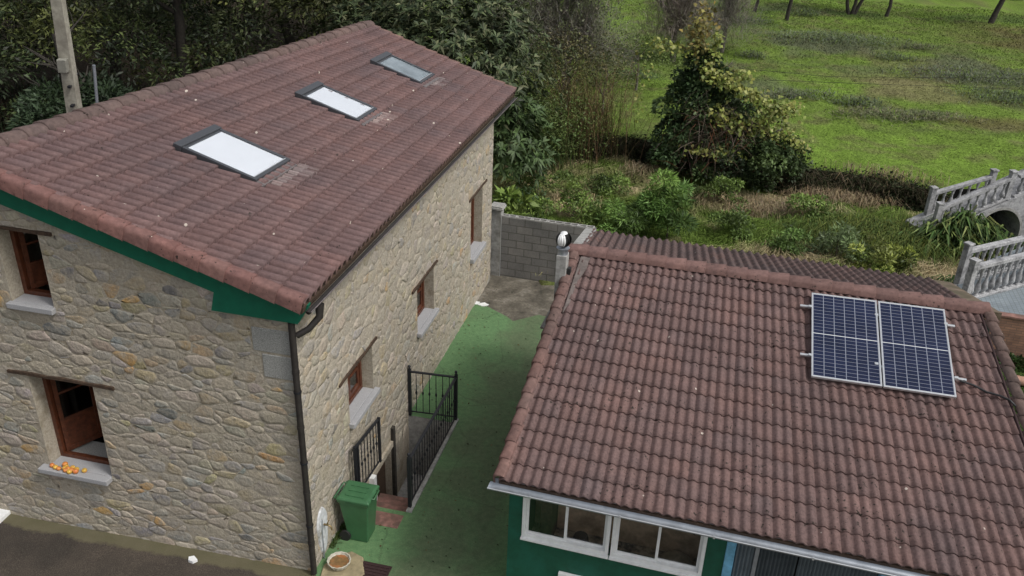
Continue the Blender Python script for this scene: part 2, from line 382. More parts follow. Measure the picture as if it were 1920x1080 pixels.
def m_path():
    m,n,l,b = nt('green_floor_paint'); co = geo(n)
    t = noise(n,l,co,1.0,6,.62,.4); t2 = noise(n,l,co,11,5,.7); t4 = noise(n,l,co,80,3,.6)
    g = ramp(n,l,t2.outputs[0],[(.3,(.082,.175,.072)),(.7,(.135,.245,.105))]).outputs[0]
    # worn, mossy traffic lane running along the passage
    d = n.new('ShaderNodeVectorMath'); d.operation='DOT_PRODUCT'; l.new(co,d.inputs[0]); d.inputs[1].default_value = tuple(-B_)
    ad = n.new('ShaderNodeMath'); ad.operation='ADD'; l.new(d.outputs['Value'],ad.inputs[0]); ad.inputs[1].default_value = HC.dot(B_)
    lane = ramp(n,l,ad.outputs[0],[(0.0,(0,0,0)),(.9,(.0,.0,.0)),(1.0,(1,1,1))])
    mr = n.new('ShaderNodeMapRange'); mr.inputs[1].default_value=.75; mr.inputs[2].default_value=1.5; l.new(ad.outputs[0],mr.inputs[0])
    mr2 = n.new('ShaderNodeMapRange'); mr2.inputs[1].default_value=2.75; mr2.inputs[2].default_value=2.3; l.new(ad.outputs[0],mr2.inputs[0])
    p = n.new('ShaderNodeMath'); p.operation='MULTIPLY'; l.new(mr.outputs[0],p.inputs[0]); l.new(mr2.outputs[0],p.inputs[1])
    q = n.new('ShaderNodeMath'); q.operation='MULTIPLY_ADD'; l.new(p.outputs[0],q.inputs[0]); q.inputs[1].default_value=.30; l.new(t.outputs[0],q.inputs[2])
    k = ramp(n,l,q.outputs[0],[(.52,(0,0,0)),(.82,(.78,.78,.78))]).outputs[0]
    worn = ramp(n,l,t2.outputs[0],[(.3,(.065,.092,.046)),(.7,(.12,.145,.08))]).outputs[0]
    c = mix(n,l,k,g,worn)
    vc_=n.new('ShaderNodeTexVoronoi'); vc_.feature='DISTANCE_TO_EDGE'; vc_.inputs['Scale'].default_value=.75; wv=mix(n,l,.22,co,noise(n,l,co,1.6,5,.7).outputs['Color']); l.new(wv,vc_.inputs['Vector']); kc=ramp(n,l,vc_.outputs['Distance'],[(0.0,(.26,.26,.26)),(.005,(.24,.24,.24)),(.010,(0,0,0))]).outputs[0]; c=mix(n,l,kc,c,(.035,.045,.022))
    k5 = ramp(n,l,t4.outputs[0],[(.35,(.8,.8,.8)),(.65,(1.15,1.15,1.15))]).outputs[0]
    c = mix(n,l,1.0,c,k5,'MULTIPLY')
    l.new(c,b.inputs['Base Color']); b.inputs['Roughness'].default_value=.8; bump(n,l,t2.outputs[0],b,.3,.01); return m
M['yard']=m_yard(); M['road']=m_road(); M['path']=m_path()
PIT = (1.62,4.28,-.90,0.0)   # al0, al1, le0, le1
def sheet(name, als, les, zf, m, skip=None):
    mb = MB(); idx={}
    for i in range(len(als)-1):
        for j in range(len(les)-1):
            ca,cl = (als[i]+als[i+1])/2,(les[j]+les[j+1])/2
            if skip and skip(ca,cl): continue
            q=[(als[i],les[j+1]),(als[i],les[j]),(als[i+1],les[j]),(als[i+1],les[j+1])]
            mb.quad(*[hp(a,le,zf(a,le)) for a,le in q])
    o = mb.build(name,m); tag(o,kind='structure'); return o
inpit = lambda a,le: PIT[0]<a<PIT[1] and PIT[2]<le<PIT[3]
sheet('ground',[-16,-2,0,PIT[0],PIT[1],11.3],[-9.5,-2.6,PIT[2],0,9],lambda a,le:-.02,M['yard'],lambda a,le: inpit(a,le) or (a<0 and le>0))
mb = MB()      # asphalt road in front of the gable, falling slightly to the left
mb.quad(hp(-14,-.12,.0),hp(-.0,-.12,.0),hp(-.0,0,.0),hp(-14,0,.0))
for le in range(0,9):
    f=lambda L:-.012-.14*min(1,L/5)
    mb.quad(hp(-14,le,f(le)),hp(.02,le,f(le)),hp(.02,le+1,f(le+1)),hp(-14,le+1,f(le+1)))
tag(mb.build('road',M['road']),kind='structure')
# green painted passage
mb = MB(); n_=30
edge = lambda le: 9.05 + .32*math.sin(le*2.3+1)+ .16*math.sin(le*7.1)
les=[0]+[-.9]+list(np.linspace(-1.1,-3.2,9)); als=[-3,0,.8,PIT[0],2.5,3.4,PIT[1],6,7.5,8.5]
for j in range(len(les)-1):
    for i in range(len(als)-1):
        if inpit((als[i]+als[i+1])/2,(les[j]+les[j+1])/2): continue
        if als[i]<0 and j==0: continue
        mb.quad(hp(als[i],les[j],.004),hp(als[i],les[j+1],.004),hp(als[i+1],les[j+1],.004),hp(als[i+1],les[j],.004))
    mb.quad(hp(8.5,les[j],.004),hp(8.5,les[j+1],.004),hp(edge(les[j+1]),les[j+1],.004),hp(edge(les[j]),les[j],.004))
mb.add([hp(0,0,.004),hp(-.5,-.35,.004),hp(-3,-.5,.004),hp(-3,-.9,.004),hp(0,-.9,.004)],[(0,1,2,3,4)])
tag(mb.build('path',M['path']),kind='structure')
# ------------------------------------------------------------------ stone masonry
PALG = [(.41,.355,.28),(.38,.34,.275),(.36,.325,.275),(.34,.32,.29),(.28,.275,.265),(.32,.315,.31),(.44,.39,.315),(.39,.32,.21),(.46,.29,.13),(.36,.31,.19),(.20,.195,.19),(.47,.415,.34),(.35,.32,.295)]
WGT = [3,2.6,2.6,2.6,2.6,2.2,2.5,2.6,1.2,2.4,1.1,2.4,2.2]
def clip_poly(P, nx, nz, d):      # keep nx*x+nz*z <= d
    out=[]
    for i in range(len(P)):
        a=P[i]; b=P[(i+1)%len(P)]; da=nx*a[0]+nz*a[1]-d; db=nx*b[0]+nz*b[1]-d
        if da<=0: out.append(a)
        if (da<0)!=(db<0):
            t=da/(da-db); out.append((a[0]+(b[0]-a[0])*t,a[1]+(b[1]-a[1])*t))
    return out
def rubble(o0, X, N, L, zb, top, holes, seed, sw=.29, sh=.115, depth=(.002,.0095), parent=None, bright=1.0, gap=.006, jit=.016):
    rng = random.Random(seed); pts=[]
    z=zb; r=0
    while z < max(top(0),top(L),top(L/2))+.2:
        h = sh*rng.choice([.6,.75,.9,1.1,1.5]); x=-rng.random()*sw
        while x < L+sw:
            w = sw*rng.choice([.35,.5,.7,.9,1.2,1.7]); 
            if rng.random()>.13: pts.append((x+w/2, z+h/2+rng.uniform(-.5,.5)*h))
            x+=w
        z+=h; r+=1
    P=np.array(pts); k=sh/sw*1.3; Q=P*np.array([k,1.0]); mb=MB(); wt=[(sh*rng.choice([.12,.25,.4,.55,.85]))**2 for _ in pts]
    for i,(px,pz) in enumerate(pts):
        if px<-.1 or px>L+.1 or pz<zb or pz>top(min(max(px,0),L))+.1: continue
        d2=((Q-Q[i])**2).sum(1); nb=np.argsort(d2)[1:18]
        poly=[(px-1,pz-.6),(px+1,pz-.6),(px+1,pz+.6),(px-1,pz+.6)]
        for j in nb:
            # bisector in the squeezed metric
            qx,qz=(Q[j]-Q[i]); mx,mz=(Q[j]+Q[i])/2
            poly=clip_poly(poly,qx*k,qz,qx*mx+qz*mz+(wt[i]-wt[j])/2)
            if len(poly)<3: break
        if len(poly)<3: continue
        poly=clip_poly(poly,-1,0,-.004); poly=clip_poly(poly,1,0,L-.004)
        sl=(top(L)-top(0))/L if abs((top(L/2)-(top(0)+top(L))/2))<1e-6 else None
        poly=[p for p in poly] 
        if len(poly)<3: continue
        cx=sum(p[0] for p in poly)/len(poly); cz=sum(p[1] for p in poly)/len(poly)
        dz=top(min(L,cx+.05))-top(max(0,cx-.05)); dz/=.1
        poly=clip_poly(poly,-dz,1,top(cx)-dz*cx-.01)
        bad=False
        for h in holes:
            if len(poly)<3: bad=True; break
            if h[0]<cx<h[1] and h[2]<cz<h[3]: bad=True; break
            x0=min(p[0] for p in poly); x1=max(p[0] for p in poly); z0=min(p[1] for p in poly); z1=max(p[1] for p in poly)
            if x1>h[0] and x0<h[1] and z1>h[2] and z0<h[3]:
                cand=[(h[0]-cx,(1,0,h[0]-.003)),(cx-h[1],(-1,0,-h[1]-.003)),(h[2]-cz,(0,1,h[2]-.003)),(cz-h[3],(0,-1,-h[3]-.003))]
                poly=clip_poly(poly,*max(cand)[1])
        if bad or len(poly)<3: continue
        cx=sum(p[0] for p in poly)/len(poly); cz=sum(p[1] for p in poly)/len(poly)
        # shrink by the joint, then round the corners
        q=[]
        for (x,zz) in poly:
            d=math.hypot(x-cx,zz-cz)+1e-6; s_=max(.3,1-gap*rng.uniform(.6,1.8)/d); q.append((cx+(x-cx)*s_,cz+(zz-cz)*s_))
        for _ in range(1):
            q2=[]
            for a in range(len(q)):
                p0=q[a]; p1=q[(a+1)%len(q)]
                q2+= [(p0[0]*.75+p1[0]*.25,p0[1]*.75+p1[1]*.25),(p0[0]*.25+p1[0]*.75,p0[1]*.25+p1[1]*.75)]
            q=q2
        q=[(x+rng.uniform(-jit,jit)*.8,zz+rng.uniform(-jit,jit)*.6) for x,zz in q]
        area=abs(sum(q[a][0]*q[(a+1)%len(q)][1]-q[(a+1)%len(q)][0]*q[a][1] for a in range(len(q))))/2
        if area<.0016: continue
        flush=rng.random()<.42; d=rng.uniform(*depth)*(.3 if flush else 1); tx,tz=rng.uniform(-.25,.25)*d,rng.uniform(-.35,.25)*d
        c=rng.choices(PALG,WGT)[0]; g=rng.uniform(.88,1.22)*bright*1.06; c=tuple(min(.8,x*g*rng.uniform(.95,1.05)) for x in c)
        if flush: c=tuple(a*.45+b*.55 for a,b in zip(c,(.42,.375,.30)))
        n=len(q); V=[]
        for sc,dd in ((1,-.002),(.93,d*.8),(.5,d)):
            for (x,zz) in q:
                X1=cx+(x-cx)*sc; Z1=cz+(zz-cz)*sc
                e=dd+(tx*(X1-cx)*6+tz*(Z1-cz)*10 if dd>0 else 0)+ (rng.uniform(-.0025,.0025) if dd>0 else 0)
                V.append(o0+X*X1+Z_*Z1+N*e)
        F=[]
        for r_ in range(2):
            for a in range(n): F.append((r_*n+a,r_*n+(a+1)%n,(r_+1)*n+(a+1)%n,(r_+1)*n+a))
        F.append(tuple(range(2*n,3*n)))
        if X.cross(Z_).dot(N)<0: F=[f[::-1] for f in F]
        mb.add(V,F,c,True)
    return mb
def wallmesh(o0, X, N, L, zb, top, holes, th=.42, reveal=True):
    "mortar face with real openings and reveals; N outward"
    xs=sorted(set([0,L]+[h[0] for h in holes]+[h[1] for h in holes])); zs=sorted(set([zb]+[h[2] for h in holes]+[h[3] for h in holes]))
    # subdivide so the sloping top is followed
    xs=sorted(set(xs+[L*i/8 for i in range(9)]))
    mb=MB(); flip=X.cross(Z_).dot(N)<0
    def q(a,b,c,d):
        mb.quad(*( (d,c,b,a) if flip else (a,b,c,d)))
    P=lambda x,z,t=0: o0+X*x+Z_*z-N*t
    for i in range(len(xs)-1):
        xa,xb=xs[i],xs[i+1]; xm=(xa+xb)/2
        for j in range(len(zs)):
            za=zs[j]; last=j==len(zs)-1
            ta,tb=top(xa),top(xb); zt0,zt1=(ta,tb) if last else (min(zs[j+1],ta),min(zs[j+1],tb))
            if za>=max(ta,tb): continue
            za0,za1=min(za,ta),min(za,tb)
            if not last and any(h[0]<xm<h[1] and h[2]<(za+zs[j+1])/2<h[3] for h in holes): continue
            q(P(xa,za0),P(xb,za1),P(xb,zt1),P(xa,zt0)); q(P(xb,za1,th),P(xa,za0,th),P(xa,zt0,th),P(xb,zt1,th))
        q(P(xa,top(xa)),P(xb,top(xb)),P(xb,top(xb),th),P(xa,top(xa),th))
    for h in holes:
        a,b,c,d=h[:4]
        q(P(a,c,th),P(a,c),P(a,d),P(a,d,th)); q(P(b,c),P(b,c,th),P(b,d,th),P(b,d)); q(P(a,c),P(a,c,th),P(b,c,th),P(b,c)); q(P(a,d,th),P(a,d),P(b,d),P(b,d,th))
    return mb
# ------------------------------------------------------------------ roof tiles
def bilp(c, u, v): return c[0]*((1-u)*(1-v))+c[1]*(u*(1-v))+c[2]*((1-u)*v)+c[3]*(u*v)
def barrel(x, amp):       # x in waves: a broad round cover and a narrow pan
    f=x-math.floor(x); t=abs(f-.5)/.42
    return amp*(1-t**2.5)**.62 if t<1 else 0.0
def swave(x, amp):
    f=x-math.floor(x); return amp*(.5-.5*math.cos(2*PI*f))**.8
def tiles(cn, nr, nw, prof, amp, lip, base, var, seed, per=2, seg=8, stain=None):
    rng=random.Random(seed); mb=MB()
    nrm=(cn[1]-cn[0]).cross(cn[2]-cn[0]).normalized()
    if nrm.z<0: nrm=-nrm
    up=(cn[2]-cn[0]).normalized()
    rowtone=[rng.uniform(.96,1.04) for _ in range(nr)]
    for r in range(nr):
        va,vb=r/nr,(r+1)/nr; vb2=min(1.0,vb+.10/nr)
        for k in range(0,nw,per):
            kk=min(nw,k+per); n=(kk-k)*seg
            g=rng.gauss(1,var)*rowtone[r]; hue=rng.gauss(0,.022); c=(base[0]*g*(1+hue),base[1]*g,base[2]*g*(1-hue*.6))
            dj=rng.uniform(-.003,.004); sk=rng.uniform(-.006,.006)*1; tl=rng.uniform(-.002,.003)
            V=[]
            for m_ in range(n+1):
                x=k+(kk-k)*m_/n; u=x/nw; h=prof(x-1e-6 if m_==n else x+1e-6,amp)
                lo=bilp(cn,u,va)+up*sk; mi=bilp(cn,u,(va+vb)/2); hi=bilp(cn,u,vb2)
                V+=[lo+nrm*(h+dj-.004), lo+nrm*(h+lip+dj+tl), mi+nrm*(h+lip*.5+dj), hi+nrm*(h*.97-.004)]
            F=[]; 
            for m_ in range(n):
                b=m_*4
                for q in range(3): F.append((b+q,b+4+q,b+5+q,b+1+q))
            if stain:
                F=[f for q,f in enumerate(F) if stain((k+(kk-k)*(q//3+.5)/n)/nw,va+(vb-va)*(.1,.25,.75)[q%3],None)>=0]
                if not F: continue
                mb.add(V,F,c,True)
                for q,f in enumerate(F):
                    m0=(f[0]//4+.5)/n; sv=stain((k+(kk-k)*m0)/nw,va+(vb-va)*(.1,.25,.75)[f[0]%4],rng)
                    if sv>0: mb.c[len(mb.c)-len(F)+q]=tuple(x*(1-sv)+y*sv for x,y in zip(c,(.50,.44,.42)))
                continue
            mb.add(V,F,c,True)
            if stain:
                for q in range(len(F)):
                    sv=stain((k+(kk-k)*(q//3+.5)/n)/nw,va+(vb-va)*(.1,.25,.75)[q%3],rng)
                    if sv>0: mb.c[len(mb.c)-len(F)+q]=tuple(x*(1-sv)+y*sv for x,y in zip(c,(.50,.44,.42)))
            # keep the lip edge crisp
            for q in range(len(F)): 
                if q%3==0: mb.sm[len(mb.sm)-len(F)+q]=False
    # orient
    a=mb.v; f=mb.f[1]; nn=(Vector(a[f[1]])-Vector(a[f[0]])).cross(Vector(a[f[2]])-Vector(a[f[1]]))
    if nn.dot(nrm)<0: mb.f=[x[::-1] for x in mb.f]
    return mb, nrm
def saddle(a, b, n, w, h, side, nrm, base, seed, overlap=.05, drop=0.0, flat=.5, tail=1.12, up_first=True):
    "a run of half-round or angled ridge tiles from a to b; each overlaps the next"
    rng=random.Random(seed); mb=MB(); d=(b-a)
    for i in range(n):
        p=a+d*(i/n); q=a+d*((i+1)/n)+d.normalized()*overlap
        g=rng.uniform(.86,1.12); c=tuple(x*g for x in base); V=[]; F=[]
        m_=9
        for (pt,sc,up_) in ((p,tail,.016),(q,.97,0.0)):
            for k in range(m_+1):
                t=PI*k/m_; x=-math.cos(t); y=math.sin(t)**flat
                V.append(pt+side*(w*x*sc)+nrm*((h*y-drop*(1-y))*sc+up_*1.5))
        for k in range(m_): F.append((k,k+1,m_+2+k,m_+1+k))
        # end lip
        nV=len(V)
        for k in range(m_+1): V.append(V[k]-nrm*.018+ (p-V[k])*.06)
        for k in range(m_): F.append((nV+k,nV+k+1,k+1,k))
        mb.add(V,F,c,True)
    return mb
# ------------------------------------------------------------------ the stone house
house = empty('stone_house', hp(0,0,0)); tag(house,'two storey rubble stone house with a red brown tiled roof, green fascia and three skylights','house')
RW=4.35   # wall top at the long eaves
def gtop(x): return 4.40+.318*x if x<4.45 else 4.40+.318*4.45-.56*(x-4.45)
GL=8.6
upper=(3.655,4.34,4.00,5.14); lower=(3.30,4.40,1.08,2.77)
lw=(1.60,2.62,1.66,2.56); mw=(4.93,5.95,1.50,2.50); fw=(8.70,9.70,1.42,2.90); door=(2.35,3.30,-1.5,-.02)
gm = wallmesh(HC,B_,-A_,GL,-.45,gtop,[upper,lower]); gw = gm.build('wall',M['mortar'],house); gw['label']='gable wall of rubble stone facing the road'
qs=[(.05,.60,3.84,4.20),(.05,.48,3.44,3.80)]
rubble(HC,B_,-A_,GL,-.3,lambda x:gtop(x)+.05,[upper,lower,*[(0,q[1]+.02,q[2]-.02,q[3]+.02) for q in qs]],3).build('stonework',M['stone'],gw)
mb=MB()
for q in qs: 
    mb=MB(); mb.obox(hp(-.014,q[0],q[2]),A_*.03,B_*(q[1]-q[0]),Z_*(q[3]-q[2])); mb.build('quoin',M['granite'],house,bevel=.008)
ltop=lambda x:RW-.02
mb = wallmesh(HC,A_,-B_,10.62,-1.6,ltop,[lw,mw,fw,door],th=.42); w2=mb.build('wall',M['mortar'],house); w2['label']='long wall of pale pointed rubble facing the passage'
rubble(HC,A_,-B_,10.62,-.3,ltop,[lw,mw,fw,(door[0],door[1],-2,.25)],5,sw=.25,sh=.14,depth=(.003,.011),bright=1.05,jit=.018).build('stonework',M['stone2'],w2)
mb=MB(); mb.obox(hp(10.62-.42,.42,-.3),A_*.42,B_*(GL-.84),Z_*(3.2)); mb.build('wall',M['mortar'],house)
mb=MB(); mb.obox(hp(0,GL-.42,-.3),A_*10.62,B_*.42,Z_*(3.0)); mb.build('wall',M['mortar'],house)
# far gable above the eaves
mb=MB(); mb.add([hp(10.6,0.05,RW),hp(10.6,GL,2.9),hp(10.6,4.0,5.72),hp(10.3,0.05,RW),hp(10.3,GL,2.9),hp(10.3,4.0,5.72)],[(0,1,2),(5,4,3),(0,2,5,3),(2,1,4,5)]); mb.build('wall',M['mortar'],house)
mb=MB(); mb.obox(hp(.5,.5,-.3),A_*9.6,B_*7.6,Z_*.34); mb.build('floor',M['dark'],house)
# roof slope towards the passage
P00,P10,P01,P11 = hp(-.2,-.29,4.735),hp(11.25,-.35,4.735),hp(-.2,4.5,6.12),hp(11.25,3.35,6.0)
CN=(P00,P10,P01,P11); NWA=68; NRA=13
TA=(.160,.104,.101)
def proj(p):
    d=p-Vector((0,0,CH)); w_=d.dot(_F); return 960+CF*d.dot(R_)/w_, 540-CF*d.dot(U_)/w_
def roofuv(px,py,lift=.1):      # Newton step on the bilinear roof sheet
    u=v=.5
    for _ in range(25):
        f=lambda a,b: proj(bilp(CN,a,b)+Z_*lift)
        x0,y0=f(u,v); xu,yu=f(u+1e-4,v); xv,yv=f(u,v+1e-4)
        a,b,c,d=(xu-x0)/1e-4,(xv-x0)/1e-4,(yu-y0)/1e-4,(yv-y0)/1e-4; D=a*d-b*c; ex,ey=px-x0,py-y0
        u+=(ex*d-ey*b)/D; v+=(ey*a-ex*c)/D
    return u,v
SKY=[[roofuv(*p) for p in S_] for S_ in ([(322,272.6),(403.7,241.5),(537,300.7),(479,343.7)],[(550,179),(596,156.5),(701.5,207.4),(670,228)],[(689.6,117),(723.7,102),(811,141),(789,157.6)])]
def stainA(u,v,rng):
    for q in SKY:
        if q[3][0]+.004<u<q[2][0]-.004 and q[3][1]+.012<v<q[0][1]-.012: return -1
        if rng is None: continue
        u0,u1=q[3][0],q[2][0]; vb=(q[3][1]+q[2][1])/2-.02
        if u0+.004<u<u1+.012 and vb-.085<v<vb: return max(0,min(1,.50-(vb-v)*7+rng.uniform(-.25,.15)-(.3 if u<u0+.02 else 0)))
    return 0
mbt,NA=tiles(CN,NRA,NWA,barrel,.088,.05,TA,.035,21,stain=stainA,seg=12)
roof=mbt.build('roof',M['tileA'],house)
mb=MB(); s0=[p-NA*.03 for p in CN]; s1=[p-NA*.12 for p in CN]      # roof board under the tiles
mb.add([s0[0],s0[1],s0[3],s0[2],s1[0],s1[1],s1[3],s1[2]],[(0,1,2,3),(7,6,5,4),(0,4,5,1),(1,5,6,2),(2,6,7,3),(3,7,4,0)]); mb.build('roof_deck',M['darkwood'],roof)
Q01,Q11=hp(-.2,8.9,3.75),hp(11.25,8.6,3.5)
# the back slope descends away from the ridge, so its rows are laid from its own eaves upward
mbt,NB=tiles((Q01,Q11,P01,P11),13,68,barrel,.072,.03,TA,.03,22)
rb=mbt.build('roof',M['tileA'],house); rb['label']='rear roof slope'
mb=MB(); cc=(Q01,Q11,P01,P11); s0=[p-NB*.03 for p in cc]; s1=[p-NB*.12 for p in cc]
mb.add([s0[0],s0[1],s0[3],s0[2],s1[0],s1[1],s1[3],s1[2]],[(3,2,1,0),(4,5,6,7),(1,5,4,0),(2,6,5,1),(3,7,6,2),(0,4,7,3)]); mb.build('roof_deck',M['darkwood'],rb)
saddle(P01+Z_*.03-A_*.05,P11+Z_*.03+A_*.05,31,.16,.12,B_,Z_,(.145,.105,.096),31,drop=.07,flat=.7,tail=1.05).build('ridge_tiles',M['ridge'],house)
# verge tiles with a flap down the gable
def verge(a,b,n,inward,nrm,base,seed,top_w=.2,flap=.2,lipn=.02,sag=0):
    rng=random.Random(seed); mb=MB(); d=b-a; dn=d.normalized()
    for i in range(n):
        p=a+d*(i/n); q=a+d*((i+1)/n)+dn*.05; g=rng.uniform(.85,1.12); c=(base[0]*g*rng.uniform(.95,1.05),base[1]*g,base[2]*g)
        prof=[(top_w,.015),(top_w*.8,.058),(.06,.070),(.02,.062),(-.004,.04),(-.012,.01),(-.014,-flap*.5),(-.014,-flap)]
        V=[]
        for pt,e,ou in ((p,.034,.024),(q,0,0)):
            for (x,z) in prof: V.append(pt+inward*(x-ou)+nrm*(z+(e if z>0 else 0))-Z_*(0 if z>-.1 else 0))
        m_=len(prof); F=[(k,k+1,m_+k+1,m_+k) for k in range(m_-1)]
        nV=len(V)
        for k in range(m_): V.append(V[k]+inward*(.03)-nrm*.034)
        F+=[(nV+k,nV+k+1,k+1,k) for k in range(m_-1)]
        mb.add(V,F,c,False)
        for t_ in range(len(F)): mb.sm[-1-t_]= True
    return mb
verge(P00+NA*.045-A_*.06,P01+NA*.045-A_*.06,14,A_,NA,(.190,.106,.096),33,flap=.11).build('verge_tiles',M['ridge'],house)
verge(P10+NA*.04+A_*.02,P11+NA*.04+A_*.02,13,-A_,NA,(.175,.115,.100),34,top_w=.12,flap=.15).build('verge_tiles',M['ridge'],house)
# green fascia board with its stepped foot
fa=-.10
def fp(le,z,t=0): return hp(fa+t,le,z)
ptsf=[(-.28,4.64),(-.13,4.40),(1.10,4.41),(1.03,4.69),(4.5,5.68),(8.7,3.35),(8.7,3.60),(4.5,5.93),(-.30,4.70)]
mb=MB(); 
for t in (0,.06): pass
n_=len(ptsf); V=[fp(le,z) for le,z in ptsf]+[fp(le,z,.085) for le,z in ptsf]
# quads instead of one concave polygon
mb.add(V,[(0,1,2,3,8),(3,4,7,8),(4,5,6,7),(17,12,11,10,9),(17,16,13,12),(16,15,14,13)]+[(i,i+n_,(i+1)%n_+n_,(i+1)%n_) for i in range(n_)])
mb.build('fascia_board',M['green'],house)
mb=MB(); mb.quad(hp(-.02,-.3,4.66),hp(11.1,-.33,4.66),hp(11,.1,4.44),hp(-.02,.1,4.44)); mb.build('soffit',M['darkwood'],house)
# gutter: half round, with pale front lip
def gutter(a,b,out,r,m,parent,lipm=None,br=0,th=.004,flat=False):
    mb=MB(); k=8; V=[]; 
    for pt in (a,b):
        for i in range(k+1):
            t=PI*i/k; V.append(pt-out*(math.cos(t)*r)-Z_*(math.sin(t)*r*(.8 if flat else 1)))
        for i in range(k+1):
            t=PI*i/k; V.append(pt-out*(math.cos(t)*(r-th))-Z_*(math.sin(t)*(r-th)*(.8 if flat else 1)))
    m_=2*(k+1); F=[]
    for i in range(k): F+=[(i,i+1,m_+i+1,m_+i),(m_+k+1+i,m_+k+2+i,k+2+i,k+1+i)]
    F+=[tuple(range(k+1))[::-1],tuple(range(m_,m_+k+1))]
    mb.add(V,F,(1,1,1),True); g=mb.build('gutter',m,parent)
    if lipm:
        mb=MB(); mb.tube([a+out*r,b+out*r],.009,6); mb.build('gutter_lip',lipm,g)
    for i in range(br):
        t=(i+.5)/br; c_=a+(b-a)*t; dn=(b-a).normalized(); mb=MB()
        mb.cbox(c_+out*(r+.008)-Z_*.0,.008,.012,.02,out,dn); mb.build('gutter_clip',lipm or m,g)
    return g
gt=gutter(hp(-.16,-.325,4.64),hp(11.2,-.385,4.64),-B_,.038,M['pipe'],house,M['lead'])
mb=MB(); mb.tube([hp(.16,-.33,4.60),hp(.14,-.33,4.42),hp(.02,-.22,4.28),hp(-.02,-.07,4.18)],[.065,.05,.045,.045],10); mb.build('gutter_outlet',M['pipe'],house)
mb=MB(); mb.tube([hp(-.06,-.02,4.39),hp(-.06,-.02,0.02)],.047,12)
for z in (.6,1.55,2.7,3.6): mb.lathe(hp(-.06,-.02,z),[(.052,0),(.052,.05)],12)
mb.build('downpipe',M['pipe'],house)
for z in (.95,2.1,3.3):
    mb=MB(); mb.lathe(hp(-.06,-.02,z),[(.056,0),(.056,.025)],12); mb.build('pipe_bracket',M['iron'],house)
# windows ----------------------------------------------------------
def house_window(o0,X,N,h,lint,kind,sillext=(.06,.06),sillz=.075,sillout=.1,rec=.24):
    a,b,c,d=h; w=empty('window',o0+X*a+Z_*c); w.parent=house; w.location=o0+X*a+Z_*c-house.location
    P=lambda x,z,t: o0+X*x+Z_*z-N*t
    fr=MB(); fwid=.07
    def bar(mb,x0,x1,z0,z1,t0,t1): mb.obox(P(x0,z0,t1),X*(x1-x0),N*(t1-t0),Z_*(z1-z0))
    bar(fr,a,a+fwid,c+.0,d,rec,rec+.08); bar(fr,b-fwid,b,c,d,rec,rec+.08); bar(fr,a+fwid,b-fwid,c,c+fwid,rec,rec+.08); bar(fr,a+fwid,b-fwid,d-fwid,d,rec,rec+.08)
    fr.build('window_frame',M['wood'],w,bevel=.006)
    def sash(p0,D,Nn,wd,z0,z1,panel):
        "one casement leaf hinged at p0, running along D"
        mb=MB(); st=.065; th=.04
        q=lambda x,z: p0+D*x+Z_*z
        for x0,x1,za,zb in ((0,st,z0,z1),(wd-st,wd,z0,z1),(st,wd-st,z0,z0+st*1.3),(st,wd-st,z1-st,z1)): mb.obox(q(x0,za),D*(x1-x0),Nn*th,Z_*(zb-za))
        zc=z0+(z1-z0)*(.38 if panel else .5); mb.obox(q(st,zc-.02),D*(wd-2*st),Nn*th,Z_*.04)
        zc2=z0+(z1-z0)*.69
        if panel:
            mb.obox(q(st,zc2-.015),D*(wd-2*st),Nn*th,Z_*.03)
            mb.obox(q(st,z0+st)+Nn*.012,D*(wd-2*st),Nn*.012,Z_*(zc-z0-st))
        s=mb.build('sash',M['wood'],w,bevel=.004)
        g=MB(); g.obox(q(st,(zc+.02) if panel else z0+st)+Nn*.017,D*(wd-2*st),Nn*.005,Z_*(z1-st-((zc+.02) if panel else z0+st))); g.build('pane',M['glass'],w)
    wd=(b-a-2*fwid)/2
    if kind=='open':       # left leaf swung into the room
        al=math.radians(62); 
        D=(-X*math.cos(al)-N*math.sin(al)).normalized(); Nn=(X*math.sin(al)-N*math.cos(al))*-1
        sash(P(b-fwid-.005,0,rec+.06),D,Nn,wd*1.25,c+fwid,d-fwid,True)
    else:
        sash(P(a+fwid,0,rec+.06),X,N,wd,c+fwid,d-fwid,False); sash(P(a+fwid+wd,0,rec+.06),X,N,wd,c+fwid,d-fwid,False)
    mb=MB(); mb.obox(P(a,c-.005,.36)-X*.0,X*(b-a),N*.12*0+N*.36,Z_*.035); 
    s=MB(); s.obox(P(a-sillext[0],c-sillz,-.001),X*(b-a+sillext[0]+sillext[1]),N*sillout,Z_*(sillz+.012)); s.obox(P(a+.002,c-.02,rec),X*(b-a-.004),N*(rec-.001),Z_*.030)
    s.build('sill',M['sillstone'],w,bevel=.01)
    mb=MB(); rr=random.Random(int(a*100)); n=8; x0,x1=lint; V=[]
    for i in range(n+1):
        x=x0+(x1-x0)*i/n; th=.045+rr.uniform(-.008,.008); zz=d+rr.uniform(-.006,.008)-(.01 if i in (0,n) else 0)
        for zq,t in ((zz,-.035),(zz+th,-.035),(zz+th,.3),(zz,.3)): V.append(P(x,zq,t))
    F=[(i*4+k,i*4+(k+1)%4,i*4+4+(k+1)%4,i*4+4+k) for i in range(n) for k in range(4)]+[(3,2,1,0),(n*4,n*4+1,n*4+2,n*4+3)]
    mb.add(V,F); mb.build('lintel',M['darkwood'],w)
    return w
w=house_window(HC,B_,-A_,upper,(3.42,4.75),'open',sillout=.09,sillext=(.03,.03)); w['label']='upper gable window with brown frame under the fascia'
w=house_window(HC,B_,-A_,lower,(2.93,4.72),'open',sillext=(.0,.12),sillout=.14); w['label']='lower gable window with an open wooden leaf and fruit on its sill'
w=house_window(HC,A_,-B_,lw,(1.25,2.80),'shut',rec=.2); w['label']='brown window above the small railing'
w=house_window(HC,A_,-B_,mw,(4.62,6.14),'shut',rec=.2); w['label']='middle window of the long wall'
